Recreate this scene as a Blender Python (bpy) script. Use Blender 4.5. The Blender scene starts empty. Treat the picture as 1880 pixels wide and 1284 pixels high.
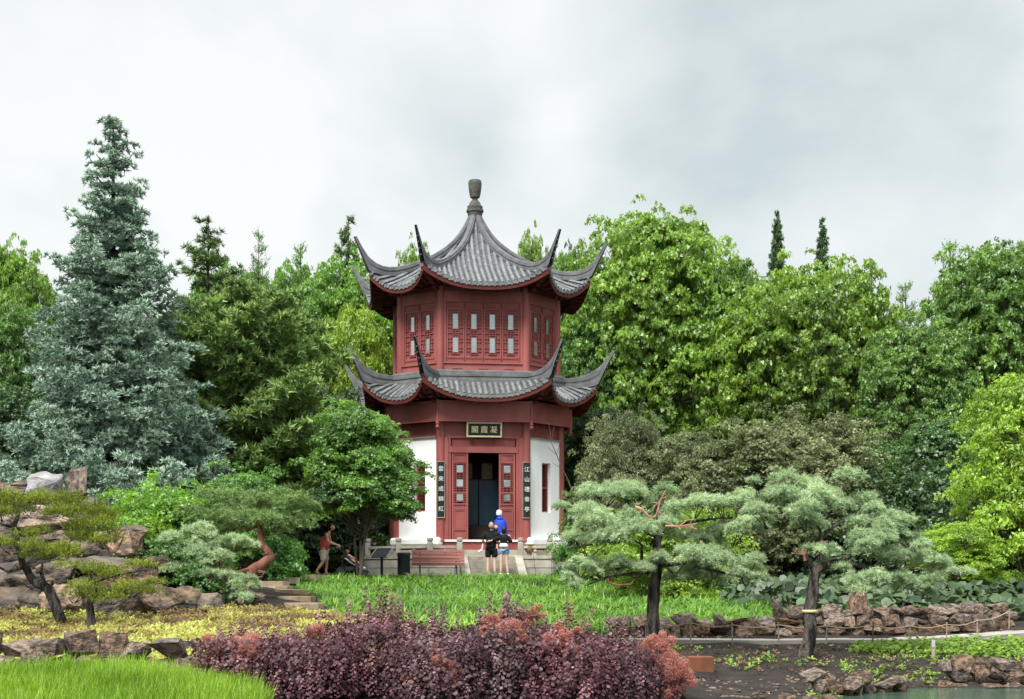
import bpy, bmesh, math
import numpy as np
from mathutils import Vector, Matrix, noise as mnoise

# ------------------------------------------------------------------ camera, sky, sun, exposure
scene = bpy.context.scene
F, CX, HY, CZ = 2700.0, 940.0, 1055.0, 1.6
cam_d = bpy.data.cameras.new("camera"); cam = bpy.data.objects.new("camera", cam_d)
scene.collection.objects.link(cam); scene.camera = cam
cam.location = (0, 0, CZ); cam.rotation_euler = (math.radians(90), 0, 0)
cam_d.sensor_width = 36; cam_d.lens = 36 * F / 1880.0
cam_d.shift_y = (HY - 642) / 1880.0
cam_d.clip_end = 3000; cam_d.clip_start = .1
SUN_EL, SUN_AZ = math.radians(52), math.radians(205)     # azimuth clockwise from +Y: from behind the camera, left
world = bpy.data.worlds.new("World"); scene.world = world; world.use_nodes = True
def build_world():
    nt = world.node_tree; nt.nodes.clear(); N = nt.nodes.new; L = nt.links.new
    out = N('ShaderNodeOutputWorld')
    sky = N('ShaderNodeTexSky'); sky.sky_type = 'NISHITA'; sky.sun_disc = False
    sky.sun_elevation = SUN_EL; sky.sun_rotation = SUN_AZ
    bgs = N('ShaderNodeBackground'); bgs.inputs[1].default_value = .05; L(sky.outputs[0], bgs.inputs[0])
    tc = N('ShaderNodeTexCoord'); sep = N('ShaderNodeSeparateXYZ'); L(tc.outputs['Generated'], sep.inputs[0])
    mx = N('ShaderNodeMath'); mx.operation = 'MAXIMUM'; L(sep.outputs[2], mx.inputs[0]); mx.inputs[1].default_value = 0
    ad = N('ShaderNodeMath'); ad.operation = 'ADD'; L(mx.outputs[0], ad.inputs[0]); ad.inputs[1].default_value = .22
    dv = N('ShaderNodeVectorMath'); dv.operation = 'DIVIDE'; L(tc.outputs['Generated'], dv.inputs[0])
    cmb = N('ShaderNodeCombineXYZ')
    for i in range(3): L(ad.outputs[0], cmb.inputs[i])
    L(cmb.outputs[0], dv.inputs[1])
    def noise(scale, detail, rough, loc, dist=0.):
        mp = N('ShaderNodeMapping'); mp.inputs['Location'].default_value = loc; mp.inputs['Scale'].default_value = (1, .55, 1)
        L(dv.outputs[0], mp.inputs[0])
        n = N('ShaderNodeTexNoise'); n.inputs['Scale'].default_value = scale; n.inputs['Detail'].default_value = detail
        n.inputs['Roughness'].default_value = rough; n.inputs['Distortion'].default_value = dist; L(mp.outputs[0], n.inputs[0]); return n.outputs[0]
    n1 = noise(1.5, 6, .5, (.62, .1, 0), .35); n2 = noise(4.2, 7, .5, (3.1, 1.7, 0), .2)
    m = N('ShaderNodeMath'); m.operation = 'MULTIPLY_ADD'; L(n2, m.inputs[0]); m.inputs[1].default_value = .60; L(n1, m.inputs[2])
    # soft cloud masses in the visible part of the sky (direction, size, amount)
    cur = m.outputs[0]
    for (px, py, r, amt) in [(480, 350, .11, .20), (330, 330, .12, .12), (1010, 280, .055, .18), (980, 60, .08, .10), (850, 240, .09, -.20), (660, 170, .07, -.13), (1500, 170, .20, -.12), (1230, 330, .07, -.06),
                             (1500, 430, .08, .07), (200, 120, .2, .05), (610, 400, .035, -.14)]:
        d = Vector(((px - CX) / F, 1, (HY - py) / F)).normalized()
        sb = N('ShaderNodeVectorMath'); sb.operation = 'DISTANCE'; L(tc.outputs['Generated'], sb.inputs[0]); sb.inputs[1].default_value = d
        mr = N('ShaderNodeMapRange'); mr.interpolation_type = 'SMOOTHERSTEP'; L(sb.outputs['Value'], mr.inputs[0])
        mr.inputs[1].default_value = 0; mr.inputs[2].default_value = r; mr.inputs[3].default_value = amt; mr.inputs[4].default_value = 0
        a = N('ShaderNodeMath'); a.operation = 'ADD'; L(cur, a.inputs[0]); L(mr.outputs[0], a.inputs[1]); cur = a.outputs[0]
    rp = N('ShaderNodeValToRGB'); e = rp.color_ramp.elements
    e[0].position = .53; e[0].color = (.59, .66, .665, 1)
    e[1].position = .99; e[1].color = (.93, .945, .93, 1)
    k = e.new(.66); k.color = (.715, .775, .77, 1)
    k = e.new(.80); k.color = (.80, .845, .835, 1)
    L(cur, rp.inputs[0])
    # an overcast dome is brighter overhead
    zen = N('ShaderNodeMapRange'); L(sep.outputs[2], zen.inputs[0]); zen.inputs[1].default_value = .38; zen.inputs[2].default_value = 1.0
    zen.inputs[3].default_value = 1.0; zen.inputs[4].default_value = 3.0
    bgc = N('ShaderNodeBackground'); L(rp.outputs[0], bgc.inputs[0]); hf = N('ShaderNodeMath'); hf.operation = 'MULTIPLY'; hf.inputs[1].default_value = .278; L(zen.outputs[0], hf.inputs[0]); L(hf.outputs[0], bgc.inputs[1])
    mix = N('ShaderNodeMixShader'); mix.inputs[0].default_value = .93; L(bgs.outputs[0], mix.inputs[1]); L(bgc.outputs[0], mix.inputs[2])
    L(mix.outputs[0], out.inputs[0])
build_world()
sd = bpy.data.lights.new("sun", 'SUN'); sd.energy = 1.5; sd.angle = math.radians(26); sd.color = (1, .965, .91)
sun = bpy.data.objects.new("sun", sd); scene.collection.objects.link(sun)
_d = Vector((math.sin(SUN_AZ) * math.cos(SUN_EL), math.cos(SUN_AZ) * math.cos(SUN_EL), math.sin(SUN_EL)))
sun.rotation_euler = _d.to_track_quat('Z', 'Y').to_euler()
scene.view_settings.view_transform = 'Standard'; scene.view_settings.look = 'None'
scene.view_settings.gamma = 1; scene.view_settings.use_curve_mapping = False
scene.view_settings.exposure = 1.95
scene.render.engine = 'CYCLES'
scene.cycles.max_bounces = 7; scene.cycles.diffuse_bounces = 4; scene.cycles.transparent_max_bounces = 8
scene.cycles.transmission_bounces = 4
try:
    scene.cycles.use_denoising = True
except Exception: pass

# ------------------------------------------------------------------ helpers
rng = np.random.default_rng(11)
COL = scene.collection
R = math.radians
def P(px, py, Y): return Vector(((px - CX) / F * Y, Y, CZ - (py - HY) / F * Y))
def tag(o, label=None, cat=None, group=None, kind=None):
    if label: o['label'] = label
    if cat: o['category'] = cat
    if group: o['group'] = group
    if kind: o['kind'] = kind
    return o
def empty(name, loc, label, cat, group=None, rz=0):
    o = bpy.data.objects.new(name, None); COL.objects.link(o); o.location = loc; o.rotation_euler = (0, 0, rz)
    return tag(o, label, cat, group)
def copy_tree(o, parent=None):
    c = o.copy(); COL.objects.link(c)
    if parent is not None: c.parent = parent
    for ch in list(o.children): copy_tree(ch, c)
    return c

class MB:
    def __init__(s): s.v = []; s.f = []
    def add(s, vs, fs):
        b = len(s.v); s.v += [tuple(v) for v in vs]; s.f += [tuple(i + b for i in f) for f in fs]; return s
    def box(s, c, d, rot=None, bev=0.0):
        x, y, z = d[0] / 2, d[1] / 2, d[2] / 2
        if bev > 0:
            b = min(bev, x * .9, y * .9, z * .9); vs = []
            for sx in (-1, 1):
                for sy in (-1, 1):
                    for sz in (-1, 1):
                        vs += [Vector((sx * (x - b), sy * (y - b), sz * z)), Vector((sx * (x - b), sy * y, sz * (z - b))), Vector((sx * x, sy * (y - b), sz * (z - b)))]
            bm = bmesh.new(); bv = [bm.verts.new(v) for v in vs]; bmesh.ops.convex_hull(bm, input=bv)
            bmesh.ops.dissolve_limit(bm, angle_limit=.01, verts=bm.verts, edges=bm.edges)
            bm.verts.index_update(); vs = [v.co.copy() for v in bm.verts]; fs = [[v.index for v in f.verts] for f in bm.faces]; bm.free()
        else:
            vs = [Vector((i, j, k)) for i in (-x, x) for j in (-y, y) for k in (-z, z)]
            fs = [(0, 1, 3, 2), (4, 6, 7, 5), (0, 4, 5, 1), (2, 3, 7, 6), (0, 2, 6, 4), (1, 5, 7, 3)]
        if rot is not None: vs = [rot @ v for v in vs]
        c = Vector(c); return s.add([v + c for v in vs], fs)
    def bar(s, a, b, w, h=None, up=(0, 0, 1)):
        a, b = Vector(a), Vector(b); d = (b - a); l = d.length; d.normalize(); up = Vector(up)
        sd_ = d.cross(up)
        if sd_.length < 1e-4: sd_ = d.cross(Vector((0, 1, 0)))
        sd_.normalize(); u = sd_.cross(d)
        return s.box((a + b) / 2, (w, l, h or w), Matrix((sd_, d, u)).transposed())
    def tube(s, pts, rad, n=8, cap=True):
        pts = [Vector(p) for p in pts]
        if not hasattr(rad, '__len__'): rad = [rad] * len(pts)
        vs = []; fs = []; prev = None
        for i, p in enumerate(pts):
            t = (pts[min(i + 1, len(pts) - 1)] - pts[max(i - 1, 0)]).normalized()
            if prev is None: a = t.orthogonal().normalized()
            else: a = (prev - t * prev.dot(t)).normalized()
            prev = a; b = t.cross(a)
            for k in range(n):
                an = 2 * math.pi * k / n; vs.append(p + (a * math.cos(an) + b * math.sin(an)) * rad[i])
        for i in range(len(pts) - 1):
            for k in range(n): fs.append((i * n + k, i * n + (k + 1) % n, (i + 1) * n + (k + 1) % n, (i + 1) * n + k))
        if cap:
            fs.append(tuple(range(n))[::-1]); m = (len(pts) - 1) * n; fs.append(tuple(range(m, m + n)))
        return s.add(vs, fs)
    def lathe(s, prof, n=16, loc=(0, 0, 0)):
        vs = []; fs = []; loc = Vector(loc)
        for r, z in prof:
            for k in range(n):
                a = 2 * math.pi * k / n; vs.append(loc + Vector((r * math.cos(a), r * math.sin(a), z)))
        m = len(prof)
        for i in range(m - 1):
            for k in range(n): fs.append((i * n + k, i * n + (k + 1) % n, (i + 1) * n + (k + 1) % n, (i + 1) * n + k))
        fs.append(tuple(range(n))[::-1]); fs.append(tuple(range((m - 1) * n, m * n)))
        return s.add(vs, fs)
    def ball(s, c, r, n=10, m=7):
        if not hasattr(r, '__len__'): r = (r, r, r)
        vs = [Vector((c[0], c[1], c[2] - r[2]))]; fs = []
        for i in range(1, m):
            ph = -math.pi / 2 + math.pi * i / m
            for k in range(n):
                a = 2 * math.pi * k / n; vs.append(Vector((c[0] + r[0] * math.cos(ph) * math.cos(a), c[1] + r[1] * math.cos(ph) * math.sin(a), c[2] + r[2] * math.sin(ph))))
        vs.append(Vector((c[0], c[1], c[2] + r[2]))); t = len(vs) - 1
        for k in range(n):
            fs.append((0, 1 + (k + 1) % n, 1 + k)); fs.append((t, t - n + k, t - n + (k + 1) % n))
            for i in range(m - 2): fs.append((1 + i * n + k, 1 + i * n + (k + 1) % n, 1 + (i + 1) * n + (k + 1) % n, 1 + (i + 1) * n + k))
        return s.add(vs, fs)
    def prism(s, poly, z0, z1):
        n = len(poly); vs = [(x, y, z0) for x, y in poly] + [(x, y, z1) for x, y in poly]
        fs = [tuple(range(n))[::-1], tuple(range(n, 2 * n))] + [(i, (i + 1) % n, (i + 1) % n + n, i + n) for i in range(n)]
        return s.add(vs, fs)
    def grid(s, fn, nu, nv):
        vs = [fn(i / nu, j / nv) for j in range(nv + 1) for i in range(nu + 1)]
        fs = [(j * (nu + 1) + i, j * (nu + 1) + i + 1, (j + 1) * (nu + 1) + i + 1, (j + 1) * (nu + 1) + i) for j in range(nv) for i in range(nu)]
        return s.add(vs, fs)
    def mesh(s, name, m, smooth=False, M=None):
        me = bpy.data.meshes.new(name); vs = s.v
        if M is not None: vs = [tuple(M @ Vector(v)) for v in vs]
        me.from_pydata(vs, [], s.f); me.update()
        if m is not None: me.materials.append(m)
        if smooth:
            me.polygons.foreach_set('use_smooth', [True] * len(me.polygons))
            try: me.set_sharp_from_angle(angle=R(40))
            except Exception: pass
        return me
    def build(s, name, m, parent=None, smooth=False, M=None, loc=None):
        o = bpy.data.objects.new(name, s.mesh(name, m, smooth, M)); COL.objects.link(o)
        if parent is not None: o.parent = parent
        if loc is not None: o.location = loc
        return o
def link(name, me, parent=None, loc=None, rot=None, scale=None):
    o = bpy.data.objects.new(name, me); COL.objects.link(o)
    if parent is not None: o.parent = parent
    if loc is not None: o.location = loc
    if rot is not None: o.rotation_euler = rot
    if scale is not None: o.scale = scale
    return o

# ---- materials
def hexc(r, g, b):
    f = lambda c: ((c / 255 + .055) / 1.055) ** 2.4 if c / 255 > .04045 else c / 255 / 12.92
    return (f(r), f(g), f(b))
def mat(name, c, c2=None, rough=.7, scale=3., bump=0., bscale=20., spec=.3, metal=0., rand=0., streak=None, fac=(.35, .65), bdist=.02, detail=5):
    m = bpy.data.materials.new(name); m.use_nodes = True; nt = m.node_tree; N = nt.nodes.new; L = nt.links.new
    p = nt.nodes['Principled BSDF']; p.inputs['Roughness'].default_value = rough
    p.inputs['Specular IOR Level'].default_value = spec; p.inputs['Metallic'].default_value = metal
    tc = N('ShaderNodeTexCoord'); vec = tc.outputs['Object']
    if streak:
        mp = N('ShaderNodeMapping'); mp.inputs['Scale'].default_value = streak; L(vec, mp.inputs[0]); vec = mp.outputs[0]
    col = None
    if c2 is not None:
        n = N('ShaderNodeTexNoise'); n.inputs['Scale'].default_value = scale; n.inputs['Detail'].default_value = detail; L(vec, n.inputs[0])
        if rand:
            oi0 = N('ShaderNodeObjectInfo'); ad = N('ShaderNodeVectorMath'); ad.operation = 'MULTIPLY_ADD'
            L(vec, ad.inputs[0]); ad.inputs[1].default_value = (1, 1, 1); cm = N('ShaderNodeMath'); cm.operation = 'MULTIPLY'
            L(oi0.outputs['Random'], cm.inputs[0]); cm.inputs[1].default_value = 40; L(cm.outputs[0], ad.inputs[2]); L(ad.outputs[0], n.inputs[0])
        mr = N('ShaderNodeMapRange'); mr.inputs[1].default_value = fac[0]; mr.inputs[2].default_value = fac[1]; L(n.outputs[0], mr.inputs[0])
        mx = N('ShaderNodeMix'); mx.data_type = 'RGBA'; L(mr.outputs[0], mx.inputs[0])
        mx.inputs[6].default_value = (*c, 1); mx.inputs[7].default_value = (*c2, 1); col = mx.outputs[2]
    else:
        rg = N('ShaderNodeRGB'); rg.outputs[0].default_value = (*c, 1); col = rg.outputs[0]
    if rand:
        oi = N('ShaderNodeObjectInfo'); hs = N('ShaderNodeHueSaturation'); L(col, hs.inputs['Color'])
        mr2 = N('ShaderNodeMapRange'); mr2.inputs[3].default_value = 1 - rand; mr2.inputs[4].default_value = 1 + rand; L(oi.outputs['Random'], mr2.inputs[0])
        L(mr2.outputs[0], hs.inputs['Value']); 
        m3 = N('ShaderNodeMath'); m3.operation = 'MULTIPLY'; L(oi.outputs['Random'], m3.inputs[0]); m3.inputs[1].default_value = 7.31
        m4 = N('ShaderNodeMath'); m4.operation = 'FRACT'; L(m3.outputs[0], m4.inputs[0])
        mr4 = N('ShaderNodeMapRange'); mr4.inputs[3].default_value = 1 - rand * 1.2; mr4.inputs[4].default_value = 1 + rand * .6; L(m4.outputs[0], mr4.inputs[0]); L(mr4.outputs[0], hs.inputs['Saturation'])
        col = hs.outputs[0]
    L(col, p.inputs['Base Color'])
    if bump:
        n2 = N('ShaderNodeTexNoise'); n2.inputs['Scale'].default_value = bscale; n2.inputs['Detail'].default_value = 6; L(vec, n2.inputs[0])
        b = N('ShaderNodeBump'); b.inputs['Strength'].default_value = bump; b.inputs['Distance'].default_value = bdist
        L(n2.outputs[0], b.inputs['Height']); L(b.outputs[0], p.inputs['Normal'])
    return m
def leafmat(name, stops, trans=.35, gloss=.06, objcol=True):
    m = bpy.data.materials.new(name); m.use_nodes = True; nt = m.node_tree; N = nt.nodes.new; L = nt.links.new
    nt.nodes.clear(); out = N('ShaderNodeOutputMaterial')
    at = N('ShaderNodeAttribute'); at.attribute_name = 'tone'
    rp = N('ShaderNodeValToRGB'); e = rp.color_ramp.elements
    e[0].position = 0; e[0].color = (*stops[0], 1); e[1].position = 1; e[1].color = (*stops[-1], 1)
    for i, s_ in enumerate(stops[1:-1]): k = e.new((i + 1) / (len(stops) - 1)); k.color = (*s_, 1)
    L(at.outputs['Fac'], rp.inputs[0]); col = rp.outputs[0]
    if objcol:
        oi = N('ShaderNodeObjectInfo'); mm = N('ShaderNodeMix'); mm.data_type = 'RGBA'; mm.blend_type = 'MULTIPLY'; mm.inputs[0].default_value = 1
        L(col, mm.inputs[6]); L(oi.outputs['Color'], mm.inputs[7]); col = mm.outputs[2]
    d = N('ShaderNodeBsdfDiffuse'); L(col, d.inputs[0]); t = N('ShaderNodeBsdfTranslucent')
    tcx = N('ShaderNodeMix'); tcx.data_type = 'RGBA'; tcx.blend_type = 'MULTIPLY'; tcx.inputs[0].default_value = 1; L(col, tcx.inputs[6]); tcx.inputs[7].default_value = (1.15, 1.1, .55, 1)
    L(tcx.outputs[2], t.inputs[0])
    ms = N('ShaderNodeMixShader'); ms.inputs[0].default_value = trans; L(d.outputs[0], ms.inputs[1]); L(t.outputs[0], ms.inputs[2])
    g = N('ShaderNodeBsdfGlossy'); g.inputs['Roughness'].default_value = .45; ms2 = N('ShaderNodeMixShader'); ms2.inputs[0].default_value = gloss
    L(ms.outputs[0], ms2.inputs[1]); L(g.outputs[0], ms2.inputs[2]); L(ms2.outputs[0], out.inputs[0]); return m

M = {}
M['red'] = mat('red_painted_wood', (.33, .095, .088), (.23, .060, .055), .5, 1.6, .2, 30, .35, streak=(1, 1, .3), fac=(.3, .72))
M['red2'] = mat('red_painted_panel', (.285, .078, .072), (.195, .050, .047), .55, 1.8, .2, 30, .3, streak=(1, 1, .3), fac=(.3, .72))
M['redbrown'] = mat('red_brown_eave_wood', (.105, .020, .014), (.07, .014, .011), .6, 3, .1, 30, .25)
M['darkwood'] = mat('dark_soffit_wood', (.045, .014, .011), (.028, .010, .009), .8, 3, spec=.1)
M['white'] = mat('white_plaster', (.84, .855, .85), (.70, .71, .69), .85, 1.6, .10, 30, .15, fac=(.42, .80), streak=(1, 1, .3))
M['tile'] = mat('grey_roof_tile', (.195, .202, .21), (.115, .12, .126), .7, 4, .3, 40, .25, rand=.16)
M['tilebed'] = mat('grey_pan_tile', (.13, .136, .14), (.075, .078, .082), .8, 5, .4, 50, .2)
M['ridge'] = mat('grey_ridge_mortar', (.145, .15, .157), (.092, .096, .10), .75, 3, .25, 40, .2)
M['finial'] = mat('dark_grey_finial', (.11, .108, .098), (.06, .06, .055), .8, 6, .3, 40, .2)
M['stone'] = mat('pale_grey_stone', (.40, .37, .31), (.27, .255, .22), .85, 2.5, .4, 45, .2, rand=.09)
M['stone2'] = mat('worn_step_stone', (.33, .30, .24), (.20, .185, .155), .9, 3, .5, 45, .15, rand=.1)
M['gold'] = mat('gold_leaf', (.80, .70, .42), (.72, .60, .34), .45, 20, spec=.5)
M['goldframe'] = mat('gold_frame', (.78, .70, .46), (.60, .50, .30), .5, 12, .2, 60, .4)
M['board'] = mat('black_lacquer_board', (.010, .016, .018), (.016, .022, .022), .35, 4, spec=.4)
M['ink'] = mat('pale_lettering', (.62, .68, .62), rough=.6)
def glassmat():
    return mat('window_glass', (.30, .35, .365), (.42, .47, .475), .10, 1.3, .25, 6, .8, metal=.6, bdist=.02)
M['glass'] = glassmat()
M['dglass'] = mat('dark_interior_glass', (.004, .012, .024), (.008, .022, .034), .3, 2.5, spec=.25)
M['interior'] = mat('dark_interior', (.03, .018, .018), (.018, .012, .013), .8, 2, spec=.1)
M['paper'] = mat('aged_paper', (.30, .26, .19), (.20, .17, .12), .9, 8)
M['benchwood'] = mat('bench_slat', (.33, .105, .085), (.25, .075, .062), .55, 4, .2, 30, .3, rand=.08, streak=(.3, 1, 1))
M['black'] = mat('black_metal', (.016, .020, .026), (.024, .030, .038), .5, 6, spec=.4)
M['blackcloth'] = mat('black_cotton', (.012, .012, .013), (.020, .020, .021), .95, 12, spec=.1)
M['skin'] = mat('skin', (.58, .36, .27), (.64, .41, .31), .6, 6, spec=.3)
M['skin2'] = mat('tanned_skin', (.50, .28, .19), (.56, .33, .23), .6, 6, spec=.3)
M['tank'] = mat('red_cotton', (.60, .13, .12), (.46, .09, .085), .95, 8, spec=.1)
M['khaki'] = mat('khaki_cotton', (.62, .53, .42), (.5, .43, .34), .95, 8, spec=.1)
M['denim'] = mat('light_denim', (.13, .30, .52), (.20, .40, .62), .9, 14, spec=.1)
M['blue'] = mat('blue_poncho', (.008, .055, .55), (.006, .04, .42), .6, 5, spec=.3)
M['hat'] = mat('pale_hat', (.55, .66, .74), (.66, .74, .80), .9, 9, spec=.1)
M['whitecloth'] = mat('white_cloth', (.72, .74, .72), (.60, .66, .62), .9, 9, spec=.1)
M['hairbrown'] = mat('dark_brown_hair', (.030, .014, .010), (.05, .022, .014), .6, 20, spec=.3)
M['hairred'] = mat('auburn_hair', (.085, .020, .018), (.12, .03, .022), .6, 20, spec=.3)
M['stubble'] = mat('cropped_hair', (.46, .30, .24), (.38, .24, .19), .8, 20, spec=.2)
M['shoe'] = mat('dark_shoe', (.03, .03, .035), (.06, .06, .06), .7, 9)
M['grey'] = mat('grey_fabric', (.16, .16, .165), (.22, .22, .22), .9, 9, spec=.1)
M['silver'] = mat('pale_metal', (.55, .56, .57), rough=.35, spec=.5, metal=.4)
M['rock'] = mat('brown_garden_rock', (.29, .195, .135), (.085, .062, .050), .85, 5.0, 1.2, 12, .2, rand=.30, fac=(.38, .6), bdist=.06)
M['rockdark'] = mat('dark_garden_rock', (.055, .047, .042), (.19, .135, .090), .85, 3.2, 1.2, 9, .2, rand=.28, fac=(.42, .66), bdist=.08)
M['rockgrey'] = mat('pale_grey_boulder', (.34, .33, .335), (.16, .155, .16), .85, 1.8, .9, 8, .2, fac=(.4, .6), bdist=.06)
M['flag'] = mat('tan_step_slab', (.42, .31, .20), (.24, .18, .125), .9, 3, .6, 20, .15, rand=.18)
M['soil'] = mat('dark_soil', (.050, .042, .037), (.028, .024, .022), .95, 1.6, 1.0, 22, .1, bdist=.06)
M['pathmat'] = mat('pale_path_surface', (.36, .335, .30), (.26, .245, .22), .95, 2.5, .4, 40, .1)
M['rust'] = mat('rusty_steel', (.20, .075, .040), (.12, .048, .030), .85, 5, .3, 40, .2, streak=(1, 1, .4))
M['stake'] = mat('weathered_stake', (.36, .29, .24), (.22, .17, .14), .85, 10)
M['rope'] = mat('tan_rope', (.45, .33, .24), (.34, .25, .18), .9, 30)
M['brass'] = mat('brass_urn', (.20, .13, .05), (.10, .065, .03), .5, 12, spec=.5)
M['bark'] = mat('dark_pine_bark', (.12, .105, .095), (.022, .019, .018), .95, 9, 1.4, 22, .1, streak=(1, 1, .22), bdist=.09, fac=(.42, .58))
M['barkred'] = mat('red_brown_bark', (.24, .105, .070), (.115, .055, .042), .9, 6, .8, 16, .1, streak=(1, 1, .3), bdist=.03)
M['barkgrey'] = mat('grey_brown_bark', (.13, .105, .085), (.065, .055, .047), .95, 5, .8, 16, .1, streak=(1, 1, .25), bdist=.04)
M['barkpale'] = mat('greenish_grey_bark', (.15, .16, .10), (.07, .08, .052), .9, 4, .6, 16, .1, streak=(1, 1, .3), bdist=.03)
M['deadwood'] = mat('bare_orange_wood', (.42, .21, .125), (.30, .15, .095), .9, 8, .4, 20)
def watermat():
    m = mat('pond_water', (.045, .095, .070), (.065, .125, .090), .04, 1.2, .35, 9, .6, bdist=.012, streak=(1, 2.5, 1)); return m
M['water'] = watermat()

M['L_lime'] = leafmat('light_green_leaves', [(.075, .145, .022), (.18, .31, .034), (.295, .47, .055), (.42, .58, .085)], .48)
M['L_mid'] = leafmat('mid_green_leaves', [(.045, .10, .024), (.11, .215, .042), (.19, .33, .060), (.29, .44, .085)], .45)
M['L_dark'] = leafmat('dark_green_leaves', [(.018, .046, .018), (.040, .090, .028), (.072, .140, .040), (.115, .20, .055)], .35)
M['L_blue'] = leafmat('blue_green_needles', [(.040, .080, .058), (.13, .21, .155), (.30, .41, .325), (.46, .59, .49)], .10, .02)
M['L_pine'] = leafmat('dull_pine_needles', [(.032, .054, .026), (.065, .100, .042), (.115, .165, .062), (.17, .23, .085)], .15, .02)
M['L_niwa'] = leafmat('soft_blue_green_needles', [(.13, .19, .105), (.29, .40, .235), (.47, .60, .38), (.62, .73, .52)], .3, .02)
M['L_niwb'] = leafmat('soft_green_needles', [(.075, .125, .048), (.15, .235, .085), (.24, .36, .13), (.35, .48, .19)], .2, .02)
M['L_hem'] = leafmat('yellow_green_hemlock', [(.050, .072, .016), (.13, .175, .028), (.27, .33, .042), (.43, .49, .075)], .25, .02)
M['L_olive'] = leafmat('grey_olive_leaves', [(.048, .062, .028), (.115, .145, .066), (.22, .26, .125), (.38, .41, .24)], .3, .03)
M['L_smoke'] = leafmat('purple_smoke_bush_leaves', [(.032, .020, .024), (.100, .054, .064), (.205, .122, .132), (.37, .25, .25)], .25, .025)
M['L_plume'] = leafmat('pink_plume', [(.30, .095, .105), (.48, .20, .20), (.62, .34, .33), (.72, .50, .47)], .5, .0)
M['L_grass'] = leafmat('mound_grass', [(.020, .065, .010), (.065, .165, .016), (.14, .29, .024), (.27, .46, .045)], .35, .04)
M['L_tall'] = leafmat('tall_fresh_grass', [(.05, .11, .012), (.15, .29, .024), (.28, .46, .045), (.46, .62, .11)], .45, .02)
M['L_cover'] = leafmat('yellow_ground_cover', [(.12, .075, .035), (.23, .17, .055), (.33, .33, .07), (.46, .50, .13)], .3, .02)
M['L_weed'] = leafmat('weed_leaves', [(.07, .13, .02), (.14, .25, .03), (.22, .36, .04), (.36, .48, .06)], .35, .03)
M['L_butter'] = leafmat('round_dark_leaves', [(.020, .038, .020), (.045, .080, .036), (.085, .135, .058), (.16, .225, .10)], .2, .035)
M['L_litter'] = leafmat('fallen_leaf_litter', [(.08, .045, .025), (.13, .08, .04), (.2, .14, .07), (.3, .24, .14)], .1, .02)

# ---- merged foliage meshes
def unit(a): return a / np.maximum(np.linalg.norm(a, axis=-1, keepdims=True), 1e-9)
def rdir(n, r=rng): return unit(r.normal(size=(n, 3)))
def basis(nrm, r=rng):
    n = unit(nrm); t = unit(np.cross(n, rdir(len(n), r))); b = np.cross(n, t)
    return np.stack([t, b, n], axis=2)           # columns
def tri_mesh(name, V, T, tone, m):
    me = bpy.data.meshes.new(name); nv, nt_ = len(V), len(T)
    me.vertices.add(nv); me.vertices.foreach_set('co', np.ascontiguousarray(V, dtype=np.float32).ravel())
    me.loops.add(nt_ * 3); me.loops.foreach_set('vertex_index', np.ascontiguousarray(T, dtype=np.int32).ravel())
    me.polygons.add(nt_); me.polygons.foreach_set('loop_start', np.arange(0, nt_ * 3, 3, dtype=np.int32))
    me.update(calc_edges=True)
    a = me.attributes.new('tone', 'FLOAT', 'POINT'); a.data.foreach_set('value', np.clip(tone, 0, 1).astype(np.float32))
    me.materials.append(m); return me
def merge(temps, pos, B, sc, tone, r=rng):
    """temps: list of (V,T,t). one copy of a random template per position"""
    Vs, Ts, to, off = [], [], [], 0
    pos = np.asarray(pos, float); idx = r.integers(0, len(temps), len(pos)); sc = np.broadcast_to(sc, (len(pos),)); tone = np.broadcast_to(tone, (len(pos),))
    for k, (V, T, t) in enumerate(temps):
        s = np.where(idx == k)[0]
        if len(s) == 0: continue
        W = np.einsum('nij,vj->nvi', B[s], V) * sc[s][:, None, None] + pos[s][:, None, :]
        n = len(V); Vs.append(W.reshape(-1, 3)); Ts.append((T[None] + (np.arange(len(s)) * n)[:, None, None] + off).reshape(-1, 3))
        to.append((tone[s][:, None] + t[None]).reshape(-1)); off += n * len(s)
    return np.concatenate(Vs), np.concatenate(Ts), np.concatenate(to)
def t_leaves(n, leaf, r, flat=.5, wid=.55, up=.4, fold=.15, tri=False):
    """a cluster of n rhombic leaves on a loose dome of radius 1"""
    V, T, t = [], [], []
    for i in range(n):
        d = unit(r.normal(size=3) * np.array([1, 1, flat])); 
        if d[2] < -.2: d[2] *= -1
        c = d * r.uniform(.25, .95)
        nr = unit(d * .5 + np.array([0, 0, up]) + r.normal(size=3) * .45); a = unit(np.cross(nr, r.normal(size=3))); b = np.cross(nr, a)
        l = leaf * r.uniform(.7, 1.25); w = l * wid; k = len(V)
        if tri:
            V += [c - a * l * .5 + b * w * .6, c + a * l * .55, c - a * l * .3 - b * w * .6]; T += [(k, k + 1, k + 2)]; t += [r.normal() * .08] * 3; continue
        V += [c - a * l * .5, c + b * w * .5 - nr * l * fold, c + a * l * .5, c - b * w * .5 - nr * l * fold]; T += [(k, k + 1, k + 2), (k, k + 2, k + 3)]
        t += [r.normal() * .08] * 4
    return np.array(V), np.array(T), np.array(t)
def t_needles(n, r, wid=.09, spread=1.0, back=0.):
    V, T, t = [], [], []
    for i in range(n):
        d = r.normal(size=3); d[2] = abs(d[2]) * spread + back; d = unit(d); a = unit(np.cross(d, r.normal(size=3)))
        o = d * r.uniform(0, .12); k = len(V); l = r.uniform(.7, 1.1); w = wid * r.uniform(.7, 1.3)
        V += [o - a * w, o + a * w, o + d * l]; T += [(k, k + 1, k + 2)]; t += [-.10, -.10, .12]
    return np.array(V), np.array(T), np.array(t)
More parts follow.
